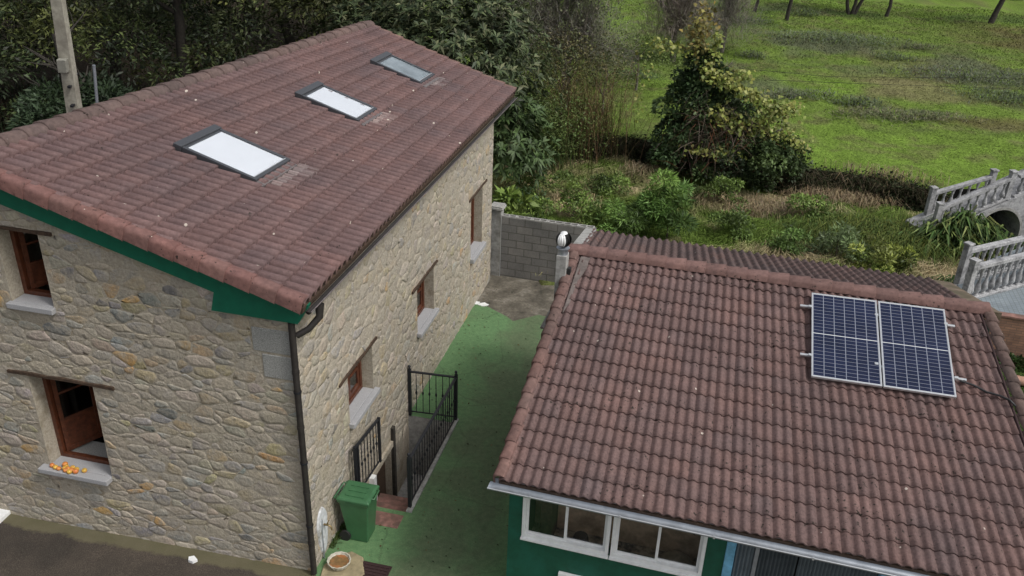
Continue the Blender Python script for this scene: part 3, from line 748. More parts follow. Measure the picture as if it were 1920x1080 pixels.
w=house_window(HC,A_,-B_,fw,(8.5,10.0),'shut',rec=.2,sillz=.1); w['label']='tall far window next to the block wall'
mb=MB(); mb.add([hp(.40,3.36,1.15),hp(.62,3.34,1.13),hp(.66,3.62,1.16),hp(.46,3.70,1.14),hp(.52,3.5,1.22)],[(0,1,4),(1,2,4),(2,3,4),(3,0,4)]); tag(mb.build('cloth',M['cloth']),'crumpled blue grey cloth on the ledge inside the lower gable window','cloth')
# granite inner ledge and cloth behind the lower gable window
mb=MB(); mb.obox(hp(.33,3.32,1.02),A_*.35,B_*1.06,Z_*.09); mb.build('inner_ledge',M['granite'],house)
# basement door and stairwell masonry
mb=MB(); mb.obox(hp(2.36,.12,-1.5),A_*.93,B_*.05,Z_*1.46); mb.build('door',M['darkwood'],house)
# skylights ----------------------------------------------------------
for si,q in enumerate(SKY):
    c=[bilp(CN,*p) for p in q]       # near-up, far-up, far-low, near-low
    ctr=(c[0]+c[1]+c[2]+c[3])/4; sk=empty('skylight',ctr-house.location); sk.parent=house
    sk['label']=['near skylight with a white blind','middle skylight with a white blind','far skylight with its reflection painted on a grey sheet'][si]
    ups=(c[0]+c[1]-c[2]-c[3]).normalized(); sd_=(c[1]+c[2]-c[0]-c[3]).normalized(); ups=(ups-sd_*ups.dot(sd_)).normalized(); n=sd_.cross(ups); 
    if n.z<0: n=-n
    hl=((c[0]+c[1]-c[2]-c[3])/4).length*1.0; hw=((c[1]+c[2]-c[0]-c[3])/4).length
    zt=.15
    def bx(x0,x1,y0,y1,z0,z1,name,m,par=sk,bev=.006):
        mb=MB(); mb.obox(ctr+sd_*x0+ups*y0+n*z0,sd_*(x1-x0),ups*(y1-y0),n*(z1-z0)); return mb.build(name,m,par,bevel=bev)
    e=.06
    f=bx(-hw,-hw+e,-hl,hl-.11,-.05,zt,'frame_rail',M['frame']); bx(hw-e,hw,-hl,hl-.11,-.05,zt,'frame_rail',M['frame']); bx(-hw+e,hw-e,-hl,-hl+e,-.05,zt-.004,'frame_rail',M['alu'] if si==9 else M['frame'])
    bx(-hw-.02,hw+.02,hl-.11,hl+.03,-.05,zt+.014,'frame_hood',M['frame'])
    bx(-hw+e,hw-e,hl-.16,hl-.11,-.05,zt-.012,'frame_rail',M['frame'])
    bx(-hw+e,hw-e,-hl+e,hl-.16,.124,.127,'blind' if si<2 else 'reflection_sheet',M['blind'] if si<2 else M['greyglass'],bev=0)
    bx(-hw+e,hw-e,-hl+e,hl-.16,.133,.136,'pane',M['clearglass'],bev=0)
    bx(-hw+e-.004,hw-e+.004,-hl+e,-hl+e+.012,.136,zt+.004,'bottom_trim',M['alu'],bev=0)
    bx(-hw-.01,hw+.01,-hl-.13,-hl+.01,.06,.104,'flashing',M['lead'],bev=.01)
# ------------------------------------------------------------------ fruit on the sill
fr0=None
spots=[(4.33,.07),(4.25,.05),(4.18,.03),(4.10,.10),(4.03,.06),(3.99,.11),(3.95,.05),(3.90,.09),(4.05,.02),(3.97,-.0),(3.88,.035),(3.76,.10),(4.14,.145),(4.08,.055)]
frcols=['fruit_orange','fruit_yellow','fruit_red']
M['fruit0']=plain('fruit_orange',(.62,.24,.06),.4,ns=25,na=.25,bmp=0,c2=(.6,.10,.04),ns2=14,thr=(.5,.7))
M['fruit1']=plain('fruit_yellow',(.62,.38,.06),.4,ns=25,na=.25,bmp=0,c2=(.62,.22,.05),ns2=12,thr=(.5,.7))
protos=[]
for k in range(2):
    mb=MB(); r=.040; mb.lathe((0,0,0),[(.004,.004),(.5*r,.001),(.86*r,.35*r),(r,.85*r),(.93*r,1.3*r),(.62*r,1.66*r),(.22*r,1.74*r),(.03*r,1.6*r)],12)
    me_o=mb.build('fruit',M['fruit%d'%k]); protos.append(me_o)
cnt=0
for i,(le,t) in enumerate(spots):
    k=i%2; z=lower[2]+.013+(.06 if i in (8,13) and False else 0)
    if i<2: o=protos[i]
    else: o=protos[k].copy(); col.objects.link(o)
    o.location=hp(-.115+t*.95,le,z); s_=random.uniform(.9,1.15); o.scale=(s_,s_,s_*random.uniform(.9,1)); o.rotation_euler=(random.uniform(-.3,.3),random.uniform(-.3,.3),random.uniform(0,6))
    tag(o,['orange fruit with a red blush in the pile on the lower gable sill','yellow fruit with an orange blush in the pile on the lower gable sill'][k],'fruit',['orange fruit on the window sill','yellow fruit on the window sill'][k])
# ------------------------------------------------------------------ leaves and blades (numpy)
def leafquads(c, d, L, Wd, colr, nrm=None, fold=.25, droop=.0, name='x'):
    "rhombic folded leaves. c base points, d directions, L lengths, Wd widths"
    n=len(c); d=d/np.linalg.norm(d,axis=1,keepdims=True)
    if nrm is None: nrm=RNG.normal(size=(n,3))*.6+np.array([0,0,1.0])
    s=np.cross(d,nrm); s/=np.linalg.norm(s,axis=1,keepdims=True)+1e-9; u=np.cross(s,d)
    L=L[:,None]; Wd=Wd[:,None]
    mid=c+d*L*.45
    a=c; b=mid+s*Wd*.5+u*Wd*fold; t=c+d*L-np.array([0,0,1])*L*droop; e=mid-s*Wd*.5+u*Wd*fold
    V=np.stack([a,b,t,e],1).reshape(-1,3); F=np.arange(4*n).reshape(n,4)
    return V,F,colr
def blades(c, d, L, Wd, colr, bend=.35, curl=None):
    "arching strips of two quads; bend is sideways/downward arc"
    n=len(c); h=np.stack([d[:,0],d[:,1],np.zeros(n)],1); hn=np.linalg.norm(h,axis=1,keepdims=True)+1e-6; h=h/hn
    side=np.stack([-h[:,1],h[:,0],np.zeros(n)],1); L=L[:,None]; Wd=Wd[:,None]; d=d/np.linalg.norm(d,axis=1,keepdims=True)
    p1=c+d*L*.5; p2=p1+(d*(1-bend)+h*bend*.9-np.array([0,0,1])*bend*.75)*L*.5
    V=np.stack([c-side*Wd*.5,c+side*Wd*.5,p1+side*Wd*.42,p1-side*Wd*.42,p2+side*Wd*.06,p2-side*Wd*.06],1).reshape(-1,3)
    b=np.arange(n)[:,None]*6; F=np.concatenate([b+np.array([[0,1,2,3]]),b+np.array([[3,2,4,5]])],1).reshape(-1,4)
    return V,F,np.repeat(colr,2,axis=0)
def merge(parts):
    V=[];F=[];C=[];o=0
    for v,f,c in parts: V.append(v);F.append(f+o);C.append(c);o+=len(v)
    return np.concatenate(V),np.concatenate(F),np.concatenate(C)
def colvar(n, base, var=.18, alt=None, pa=0.0):
    c=np.tile(np.array(base),(n,1))
    if alt is not None:
        k=RNG.random(n)<pa; c[k]=np.array(alt)
    return c*(1+RNG.normal(size=(n,1))*var).clip(.4,1.9)*(1+RNG.normal(size=(n,3))*.05)
def unit(n):
    v=RNG.normal(size=(n,3)); return v/np.linalg.norm(v,axis=1,keepdims=True)
def crown(center, rad, nclump, nleaf, L, W_, cols, rc=.32, lowcut=-.6, droop=.3, jitter=.35, ext=1.02):
    "leaf clumps spread over and through an ellipsoid"
    center=np.array(center,float); rad=np.array(rad,float); parts=[]
    cc=unit(nclump); cc[:,2]=np.where(cc[:,2]<lowcut,-cc[:,2],cc[:,2]); rr=RNG.uniform(.5,ext,nclump)[:,None]
    cl=center+cc*rad*rr; rs=rc*rad.mean()*RNG.uniform(.6,1.35,nclump)
    per=np.maximum(8,(nleaf*rs**2/np.sum(rs**2)).astype(int)); idx=np.repeat(np.arange(nclump),per); n=len(idx)
    u=unit(n); u[:,2]=np.where(u[:,2]<-.35,-u[:,2]*.6,u[:,2]); u/=np.linalg.norm(u,axis=1,keepdims=True)
    sq=np.array([1,1,.7]); p=cl[idx]+u*sq*(rs[idx]*RNG.uniform(.72,1.06,n)**.6)[:,None]
    d=u+RNG.normal(size=(n,3))*jitter; d[:,2]-=droop
    base=np.array(cols); ci=RNG.integers(0,len(base),nclump); tone=RNG.choice([.5,.75,1.0,1.25,1.55],nclump)
    c=base[ci[idx]]*(tone[idx]*(1+RNG.normal(size=n)*.18).clip(.5,1.7))[:,None]
    Ls=L*RNG.uniform(.65,1.3,n); Ws=W_*RNG.uniform(.7,1.2,n)
    nr=u+RNG.normal(size=(n,3))*.5+np.array([0,0,.5])
    return leafquads(p,d,Ls,Ws,c,nrm=nr)
def limbs(mb, base, top, r0, n, spread, seed, sub=2, c=(1,1,1), up=.5):
    rng=random.Random(seed); base=Vector(base); top=Vector(top); ax=top-base
    pts=[base+ax*(i/5)+Vector((rng.uniform(-1,1),rng.uniform(-1,1),0))*ax.length*.03*(0<i) for i in range(6)]
    mb.tube(pts,[r0*(1-.13*i) for i in range(6)],9,c); tips=[]
    for i in range(n):
        t=rng.uniform(.35,1); p=base+ax*t; a=rng.uniform(0,2*PI); L=spread*rng.uniform(.5,1)*(1.2-t*.4)
        dr=Vector((math.cos(a),math.sin(a),up*rng.uniform(.4,1.6))).normalized()
        q=[p]; rr=r0*(1-.65*t)*.6; rl=[rr]
        for k in range(4):
            dr=(dr+Vector((rng.uniform(-.25,.25),rng.uniform(-.25,.25),rng.uniform(-.1,.25)))).normalized(); q.append(q[-1]+dr*L/4); rl.append(rr*(1-.22*(k+1)))
        mb.tube(q,rl,6,c,caps=False); tips.append((q[-1],dr,rl[-1]))
        for s_ in range(sub):
            k=rng.randint(1,3); d2=(dr+Vector((rng.uniform(-1,1),rng.uniform(-1,1),rng.uniform(-.3,.9)))).normalized(); p2=q[k]; L2=L*rng.uniform(.3,.6)
            e=p2+d2*L2*.5; e2=e+(d2+Vector((rng.uniform(-.4,.4),rng.uniform(-.4,.4),.2))).normalized()*L2*.5
            mb.tube([p2,e,e2],[rl[k]*.55,rl[k]*.4,rl[k]*.2],5,c,caps=False); tips.append((e2,d2,rl[k]*.2))
    return tips
def tree(name, base, h, trunk_r, crown_parts, label, cat='tree', group=None, bark='bark', nb=8, spread=2.5, seed=1, leafname='crown', trunk_top=None, mat='leaf'):
    base=Vector(base); t=empty(name,base); tag(t,label,cat,group)
    mb=MB(); limbs(mb,base-Z_*.1,trunk_top or base+Z_*h,trunk_r,nb,spread,seed); mb.build('trunk',M[bark],t)
    V,F,C=merge(crown_parts); npmesh(leafname,V,F,C,M[mat],t); return t
def gz(x,y): return float(ground_z(x,y))
# ------------------------------------------------------------------ stairwell to the basement door
bs=empty('basement_stairs',hp(PIT[0],0,0)); tag(bs,'sunken tiled steps going down beside the long wall to the basement door','steps')
a0,a1,l0,l1=PIT
mb=MB(); mb.obox(hp(a1,l0,-2.0),A_*.12,B_*(l1-l0),Z_*1.985); mb.build('retaining_wall',M['cast'],bs)
mb=MB(); mb.obox(hp(a0,l0-.10,-2.0),A_*(a1-a0+.12),B_*.10,Z_*2.03); mb.build('retaining_wall',M['cast'],bs)
mb=MB(); mb.obox(hp(a0-.02,l0,-1.5),A_*(a1-a0),B_*(l1-l0),Z_*.1); mb.build('well_floor',M['cast'],bs)
for k in range(5):
    mb=MB(); mb.obox(hp(a0-.42+k*.30,l0,-1.4),A_*.32,B_*(l1-l0-.002),Z_*(1.405-.17*k if k else 1.415)); mb.build('step',M['brick_step'],bs,bevel=.012)
mb=MB(); mb.obox(hp(2.22,-.10,-1.45),A_*.12,B_*.10,Z_*1.5); mb.build('door_jamb',M['white'],bs)
mb=MB(); mb.obox(hp(3.32,-.06,-1.4),A_*.10,B_*.06,Z_*1.75); mb.build('door_jamb',M['darkbark'],bs)
mb=MB(); mb.obox(hp(2.34,-.05,-.05),A_*1.0,B_*.05,Z_*.12); mb.build('door_lintel',M['mortar'],bs)
# ------------------------------------------------------------------ railings
def baluster_mb(p, z0, z1):
    mb=MB(); mb.tube([p+Z_*z0,p+Z_*z1],.0085,6); m_=(z0+z1)/2
    mb.lathe(p+Z_*(m_-.045),[(.009,0),(.02,.03),(.022,.045),(.02,.06),(.009,.09)],8); mb.lathe(p+Z_*(m_+.14),[(.009,0),(.014,.012),(.009,.025)],8); mb.lathe(p+Z_*(m_-.165),[(.009,0),(.014,.012),(.009,.025)],8); return mb
def railing(root, runs, h, posts, zb=0.0, step=.125, ph=.06, zoff=None):
    for P in posts:
        mb=MB(); p=Vector(P); mb.cbox(p+Z_*(h+.04+zb)/2*1.0+Z_*zb*.5,.028,.028,(h+.04-zb)/2+zb*.0,A_,B_)
        mb.lathe(p+Z_*(h+.06),[(.03,-.02),(.034,0),(.012,.02),(.026,.04),(.03,.055),(.018,.08),(.003,.088)],10); mb.build('post',M['iron'],root)
    for a,b in runs:
        a,b=Vector(a),Vector(b); d=(b-a); L=d.length; d.normalize(); s=d.cross(Z_).normalized()
        mb=MB(); mb.cbox((a+b)/2+Z_*h,.026,L/2,.012,s,d); mb.build('handrail',M['iron'],root,bevel=.004)
        mb=MB(); mb.cbox((a+b)/2+Z_*(zb+.09),.012,L/2,.01,s,d); mb.build('bottom_rail',M['iron'],root)
        n=max(2,int(L/step)); proto=None
        for i in range(1,n):
            p=a+d*(L*i/n)
            if proto is None: proto=baluster_mb(p,zb+.09,h-.01).build('baluster',M['iron'],root); p0=p
            else:
                c=proto.copy(); col.objects.link(c); c.parent=root; c.location=p-p0
rl=empty('stair_railing',hp(1.74,-.9)); tag(rl,'long black iron railing with knobbed balusters round the sunken steps','railing')
rA,rB,rC=hp(4.30,-.04,.0),hp(4.36,-.95,.0),hp(1.74,-.93,.0)
railing(rl,[(rC,rB),(rA,rB)],1.0,[rA,rB,rC])
rs=empty('wall_railing',hp(1.45,-.12,.3)); tag(rs,'short black iron railing fixed against the stone wall behind the green bin','railing')
ra,rbp=hp(1.42,-.13,0),hp(2.46,-.13,0)
for P,z0,z1 in ((ra,.32,1.34),(hp(1.52,-.13,0),.32,1.28),(rbp,.26,1.20)):
    mb=MB(); mb.cbox(P+Z_*(z0+z1)/2,.022,.022,(z1-z0)/2,A_,B_); mb.build('post',M['iron'],rs)
mb=MB(); dd=(rbp+Z_*1.17)-(ra+Z_*1.30); mb.cbox((ra+rbp)/2+Z_*1.24,.024,dd.length/2,.012,dd.normalized().cross(Z_).normalized(),dd.normalized()); mb.build('handrail',M['iron'],rs)
dd=(rbp+Z_*.30)-(ra+Z_*.36); mb=MB(); mb.cbox((ra+rbp)/2+Z_*.33,.012,dd.length/2,.012,dd.normalized().cross(Z_).normalized(),dd.normalized()); mb.build('bottom_rail',M['iron'],rs)
for i in range(1,8):
    t=i/8; p=ra+(rbp-ra)*t; baluster_mb(p,.36-.06*t,1.29-.13*t).build('baluster',M['iron'],rs)
# ------------------------------------------------------------------ wheelie bin
bc=hp(.93,-.37,.004); bn=empty('wheelie_bin',bc); tag(bn,'green plastic wheelie bin standing against the stone wall beside the steps','bin')
bx_=(A_*.0+B_*1.0); fwd=-B_     # hinge towards the wall, front towards the passage
def ringbox(z,hx,hy,off=0.0): return [bc+A_*(sx*hx)+fwd*(sy*hy+off)+Z_*z for sx,sy in ((-1,-1),(1,-1),(1,1),(-1,1))]
def loft(rings,cap=True):
    mb=MB(); V=[v for r_ in rings for v in r_]; n=len(rings[0]); F=[(i*n+k,i*n+(k+1)%n,(i+1)*n+(k+1)%n,(i+1)*n+k) for i in range(len(rings)-1) for k in range(n)]
    if cap: F+=[tuple(range(n))[::-1],tuple(range((len(rings)-1)*n,len(rings)*n))]
    mb.add(V,F); return mb
# orient: A_ x fwd points up?
flipb = A_.cross(fwd).z<0
def lofto(rings):
    mb=loft(rings); 
    if flipb: mb.f=[f[::-1] for f in mb.f]
    return mb
lofto([ringbox(.0,.18,.175,.03),ringbox(.10,.185,.185,.03),ringbox(.55,.215,.235,.01),ringbox(.84,.235,.265,0)]).build('body',M['bin'],bn,bevel=.02)
lofto([ringbox(.83,.25,.283,0),ringbox(.875,.255,.288,0)]).build('rim',M['bin'],bn,bevel=.008)
ld=lofto([ringbox(.877,.262,.295,0),ringbox(.915,.262,.295,0),ringbox(.945,.225,.255,0)]).build('lid',M['bin'],bn,bevel=.012)
for sx in (-.13,0,.13):
    mb=MB(); mb.cbox(bc+A_*sx+Z_*.951,.035,.17,.008,A_,fwd); mb.build('lid_rib',M['bin'],ld,bevel=.006)
mb=MB(); mb.tube([bc+A_*-.12+fwd*.262+Z_*.925,bc+A_*-.12+fwd*.335+Z_*.925,bc+A_*.12+fwd*.335+Z_*.925,bc+A_*.12+fwd*.262+Z_*.925],.013,8); mb.build('lid_handle',M['bin'],ld)
mb=MB(); mb.tube([bc+A_*-.21-fwd*.25+Z_*.86,bc+A_*-.21-fwd*.35+Z_*.885,bc+A_*.21-fwd*.35+Z_*.885,bc+A_*.21-fwd*.25+Z_*.86],.015,8); mb.build('push_bar',M['bin'],bn)
for sx in (-1,1):
    mb=MB(); c0=bc+A_*(sx*.2)-fwd*.19+Z_*.10; mb.tube([c0-A_*.025,c0+A_*.025],.10,18); mb.build('wheel',M['rubber'],bn)
    mb=MB(); mb.cbox(bc+A_*(sx*.19)-fwd*.285+Z_*.90,.03,.022,.02,A_,fwd); mb.build('hinge',M['bin'],bn,bevel=.006)
bn.scale=(.92,.92,.94)
# ------------------------------------------------------------------ tap, bowl, slab, drain by the corner
tp=empty('wall_tap',hp(.30,-.02,.75)); tag(tp,'brass tap on a whitewashed patch low on the stone corner','tap')
V=[];n_=22
for i in range(n_):
    t=2*PI*i/n_; V.append((.34+.155*math.cos(t)*(1+.08*math.sin(3*t)), .58+.36*math.sin(t)*(1 if math.sin(t)>0 else 1.35)))
mb=MB(); q=[hp(a,-.030,z) for a,z in V]; q2=[hp(.34+(a-.34)*1.06,-.004,.58+(z-.58)*1.05) for a,z in V]
mb.add(q+q2,[tuple(range(n_))]+[(i,i+n_,(i+1)%n_+n_,(i+1)%n_) for i in range(n_)]); mb.build('whitewash',plain('whitewash',(.62,.64,.66),.8,ns=9,na=.25,bmp=.4,c2=(.30,.29,.25),ns2=7,thr=(.52,.66)),tp)
mb=MB(); mb.tube([hp(.36,-.02,.62),hp(.36,-.10,.62),hp(.36,-.15,.60),hp(.36,-.16,.54)],[.016,.016,.014,.013],8); mb.tube([hp(.36,-.10,.62),hp(.36,-.10,.67)],.009,6); mb.tube([hp(.31,-.10,.675),hp(.41,-.10,.675)],.008,6); mb.build('spout',plain('brass',(.32,.24,.12),.35,.8,bmp=0),tp)
mb=MB(); mb.tube([hp(.30,-.035,.75),hp(.27,-.04,.5),hp(.28,-.035,.25),hp(.27,-.04,.02)],.012,6); mb.build('supply_pipe',M['zinc'],tp)
bw=hp(.16,-.34,.05); b_=empty('bowl',bw); tag(b_,'round white fluted bowl with rusty water on the flagstone by the downpipe','bowl')
mb=MB(); prof=[(.12,0),(.17,.03),(.205,.10),(.215,.135),(.195,.135),(.185,.10),(.15,.05)]
V=[];F=[];n_=28
for r,h in prof:
    for k in range(n_):
        t=2*PI*k/n_; rr=r*(1+(.025 if k%2 else -.02)*(r>.16)); V.append(bw+Vector((rr*math.cos(t),rr*math.sin(t),h)))
for i in range(len(prof)-1):
    for k in range(n_): F.append((i*n_+k,i*n_+(k+1)%n_,(i+1)*n_+(k+1)%n_,(i+1)*n_+k))
F.append(tuple(range(n_))[::-1]); mb.add(V,F); mb.build('basin',plain('bowl_glaze',(.52,.50,.42),.5,ns=20,na=.2,bmp=.1,c2=(.25,.2,.12),ns2=9,thr=(.5,.7)),b_)
mb=MB(); mb.lathe(bw,[(.10,.075),(.185,.085),(.186,.09)],24); mb.build('contents',plain('rusty_water',(.20,.12,.05),.35,ns=14,na=.4,bmp=.2,c2=(.36,.14,.05),ns2=8,thr=(.5,.62)),b_)
sb=[(-.22,-.17),(-.30,-.45),(-.16,-.72),(.12,-.76),(.30,-.66),(.42,-.62),(.50,-.40),(.34,-.22),(.12,-.10)]
mb=MB(); n_=len(sb); V=[hp(a,l,.045+.006*math.sin(i*3)) for i,(a,l) in enumerate(sb)]+[hp(a*1.02,l*1.02,.006) for a,l in sb]; F=[tuple(range(n_)),]+[(i,i+n_,(i+1)%n_+n_,(i+1)%n_) for i in range(n_)]
if (V[1]-V[0]).cross(V[2]-V[1]).z<0: F=[f[::-1] for f in F]
mb.add(V,F); tag(mb.build('flagstone',M['slab'],bevel=.01),'irregular yellowish flagstone lying under the bowl','flagstone')
dr=empty('drain_cover',hp(-.0,-.85,.01)); tag(dr,'dark rusty drain grate set in the green floor below the flagstone','drain')
mb=MB(); mb.obox(hp(-.22,-1.12,.006),A_*.6,B_*.5,Z_*.01); mb.build('frame',M['drain'],dr)
for k in range(9):
    mb=MB(); mb.obox(hp(-.19+k*.063,-1.09,.016),A_*.03,B_*.44,Z_*.012); mb.build('bar',M['drain'],dr)
b_.scale=(.84,.84,.8)
# white marks on the road
for i,(q,nm,lb) in enumerate([([(0,948),(23,955),(-2,978),(-40,965)],'marker_slab','white painted slab at the foot of the gable at the left edge'),([(354,1044),(364,1042),(370,1049),(361,1053),(353,1050)],'paper_scrap','torn scrap of white paper lying on the road near the wall')]):
    V=[G(x,y,-.02 if i else -.10) for x,y in q]; off=Z_*.004; mb=MB(); n_=len(V); t_=[v+off*(3 if i==0 else 1) for v in V]
    F=[tuple(range(n_))[::-1]]+[(k,(k+1)%n_,(k+1)%n_+n_,k+n_) for k in range(n_)]; mb.add(t_+[v-Z_*.05 for v in V],F); tag(mb.build(nm,M['white']),lb,'slab' if i==0 else 'paper')
# white residue along the path end
for i,(x,y,w_) in enumerate([(893,568,.11),(905,571,.14),(880,566,.08)]):
    p=G(x,y,.008); V=[p+Vector((math.cos(t)*w_*random.uniform(.6,1.2),math.sin(t)*w_*.7*random.uniform(.6,1.2),.012)) for t in [2*PI*k/11 for k in range(11)]]
    mb=MB(); mb.add(V+[v-Z_*.016 for v in V],[tuple(range(11))]+[(k,k+11,(k+1)%11+11,(k+1)%11) for k in range(11)]); tag(mb.build('lime_patch',M['white']),['patch of white lime on the concrete beside the painted floor end','larger patch of white lime right of its neighbour on the concrete','smallest patch of white lime close to the house wall'][i],'lime',None)
# ------------------------------------------------------------------ block wall and pillar
BW0=G(925,517)+SW*.12; bwl=empty('block_wall',BW0); tag(bwl,'grey hollow block boundary wall closing the end of the green passage','wall')
def m_block():
    m,n,l,b=nt('concrete_block'); co=geo(n)
    vr=n.new('ShaderNodeMapping'); vr.vector_type='POINT'; vr.inputs['Rotation'].default_value=(0,0,SY); l.new(co,vr.inputs['Vector'])
    sx=n.new('ShaderNodeSeparateXYZ'); l.new(vr.outputs[0],sx.inputs[0]); cx=n.new('ShaderNodeCombineXYZ'); l.new(sx.outputs[0],cx.inputs[0]); l.new(sx.outputs[2],cx.inputs[1])
    bk=n.new('ShaderNodeTexBrick'); bk.inputs['Scale'].default_value=1; bk.inputs['Brick Width'].default_value=.42; bk.inputs['Row Height'].default_value=.205; bk.inputs['Mortar Size'].default_value=.012; bk.inputs['Mortar Smooth'].default_value=.3
    bk.inputs['Color1'].default_value=(.155,.155,.155,1); bk.inputs['Color2'].default_value=(.205,.2,.195,1); bk.inputs['Mortar'].default_value=(.11,.108,.10,1); l.new(cx.outputs[0],bk.inputs['Vector'])
    t=noise(n,l,co,1.6,5,.65); k=ramp(n,l,t.outputs[0],[(.3,(.7,.7,.68)),(.7,(1.25,1.22,1.18))]).outputs[0]; c=mix(n,l,1.0,bk.outputs['Color'],k,'MULTIPLY')
    t2=noise(n,l,co,40,4,.7); k2=ramp(n,l,t2.outputs[0],[(.3,(.8,.8,.8)),(.7,(1.15,1.15,1.15))]).outputs[0]; c=mix(n,l,1.0,c,k2,'MULTIPLY')
    l.new(c,b.inputs['Base Color']); b.inputs['Roughness'].default_value=.9
    nb=bump(n,l,t2.outputs[0],None,.3,.01); iv=n.new('ShaderNodeMath'); iv.operation='SUBTRACT'; iv.inputs[0].default_value=1; l.new(bk.outputs['Fac'],iv.inputs[1]); bump(n,l,iv.outputs[0],b,.8,.015,nrm=nb); return m
M['block']=m_block()
HWL=1.66
mb=MB(); mb.obox(BW0+SR*.13-Z_*.1,SR*2.43,SW*.16,Z_*(HWL+.1-.03)); mb.build('panel',M['block'],bwl)
for k in range(6):      # open cells of the last course
    o=BW0+SR*(.13+.4*k)+Z_*(HWL-.03); mb=MB()
    for (x0,x1,y0,y1) in ((0,.39,0,.03),(0,.39,.13,.16),(0,.03,.03,.13),(.18,.21,.03,.13),(.36,.39,.03,.13)): mb.obox(o+SR*x0+SW*y0,SR*(x1-x0),SW*(y1-y0),Z_*.035)
    mb.build('top_block',M['cast'],bwl)
pl=empty('wall_pillar',BW0); tag(pl,'square rendered pillar with a flat cap between the house and block wall','pillar')
mb=MB(); mb.obox(BW0-SR*.12-SW*.05-Z_*.1,SR*.26,SW*.26,Z_*1.92); mb.build('shaft',M['cast'],pl,bevel=.01)
mb=MB(); mb.obox(BW0-SR*.17-SW*.10+Z_*1.82,SR*.36,SW*.36,Z_*.06); mb.obox(BW0-SR*.15-SW*.08+Z_*1.88,SR*.32,SW*.32,Z_*.04); mb.build('cap',M['cast'],pl,bevel=.012)
mb=MB(); mb.obox(BW0+SR*.142-SW*.055-Z_*.1,SR*.012,SW*.02,Z_*1.75); mb.build('edge_trim',M['alu'],pl)
# ------------------------------------------------------------------ the shed
shed=empty('shed',sp(0,0)); tag(shed,'low green shed with a ridged brown tile roof, white sliding windows and zinc gutter','shed')
RZ=3.995-.04
E0,E1,R0,R1 = sp(.02,0,2.5),sp(6.95,-.0,2.5),sp(0,4.385,RZ),sp(6.30,4.385,RZ)
K0,K1=sp(-.14,6.62,3.42),sp(6.02,6.55,3.42)
TB=(.164,.110,.103)
mbt,NS=tiles((E0,E1,R0,R1),16,51,swave,.040,.018,TB,.028,61,seg=7); fr_=mbt.build('roof',M['tileB'],shed); fr_['label']='front roof slope'
cc=(E0,E1,R0,R1); s0=[p-NS*.02 for p in cc]; s1=[p-NS*.10 for p in cc]; mb=MB()
mb.add([s0[0],s0[1],s0[3],s0[2],s1[0],s1[1],s1[3],s1[2]],[(0,1,2,3),(7,6,5,4),(0,4,5,1),(1,5,6,2),(2,6,7,3),(3,7,4,0)]); mb.build('roof_deck',M['darkwood'],fr_)
mbt,NK=tiles((K0,K1,R0+Z_*.0,R1),8,44,swave,.05,.010,(.140,.098,.092),.035,62,seg=7); bk_=mbt.build('roof',M['tileB'],shed); bk_['label']='rear roof slope, darker'  # same tile material in a darker base tone
cc=(K0,K1,R0,R1); s0=[p-NK*.02 for p in cc]; s1=[p-NK*.10 for p in cc]; mb=MB()
mb.add([s0[0],s0[1],s0[3],s0[2],s1[0],s1[1],s1[3],s1[2]],[(3,2,1,0),(4,5,6,7),(1,5,4,0),(2,6,5,1),(3,7,6,2),(0,4,7,3)]); mb.build('roof_deck',M['darkwood'],bk_)
saddle(R1+Z_*.05+SR*.10,R0+Z_*.05-SR*.10,20,.125,.07,SW,Z_,(.165,.100,.090),63,drop=.05,flat=.45,tail=1.07).build('ridge_tiles',M['ridge'],shed)
verge(E0+NS*.03-SR*.04,R0+NS*.03-SR*.04,16,SR,NS,(.185,.118,.104),64,top_w=.155,flap=.12).build('verge_tiles',M['ridge'],shed)
verge(E1+NS*.03+SR*.14,R1+NS*.03+SR*.14,16,-SR,NS,(.140,.100,.088),65,top_w=.155,flap=.12).build('verge_tiles',M['ridge'],shed)
# cement fillets: beside the left verge near the ridge, dark tube painted as the gap's shade by the right verge
mb=MB(); pts_=[(.14,3.0),(.20,3.2),(.21,3.7),(.29,4.0),(.30,4.25),(.14,4.25)]
def onroof(al,up,h=0): 
    v=up/4.385; return sp(0,0)+SR*al+SW*up+Z_*(2.5+(RZ-2.5)*v)+NS*h
mb.add([onroof(a,u,.05) for a,u in pts_]+[onroof(a,u,.0) for a,u in pts_],[tuple(range(6))]+[(i,i+6,(i+1)%6+6,(i+1)%6) for i in range(6)]); mb.build('cement_fillet',plain('tile_cement',(.15,.125,.115),.9,ns=12,na=.3,bmp=.3),shed)
mb=MB(); mb.tube([E1+NS*.045-SR*.03,R1+NS*.045-SR*.03],.022,6); mb.build('gap_shade_tube',M['drain'],shed)
mb=MB(); nb_=12; q=[K0+(R0-K0)*t+NK*.05 for t in np.linspace(0,1,nb_)]; mb.add([v for i,p in enumerate(q) for v in (p-SR*.10,p+SR*(.10+.03*math.sin(i*2.2)))],[(2*i,2*i+1,2*i+3,2*i+2) for i in range(nb_-1)]); mb.obox(K0-SR*.10-Z_*.12,SR*.2,(R0-K0),Z_*.12); mb.build('verge_cement',M['cast'],shed)
q=[K1+(R1-K1)*t+NK*.03 for t in np.linspace(0,1,nb_)]; mb=MB(); mb.obox(K1+SR*.0-Z_*.10,SR*.30,(R1-K1),Z_*.12); mb.build('verge_cement',M['brown'],shed)
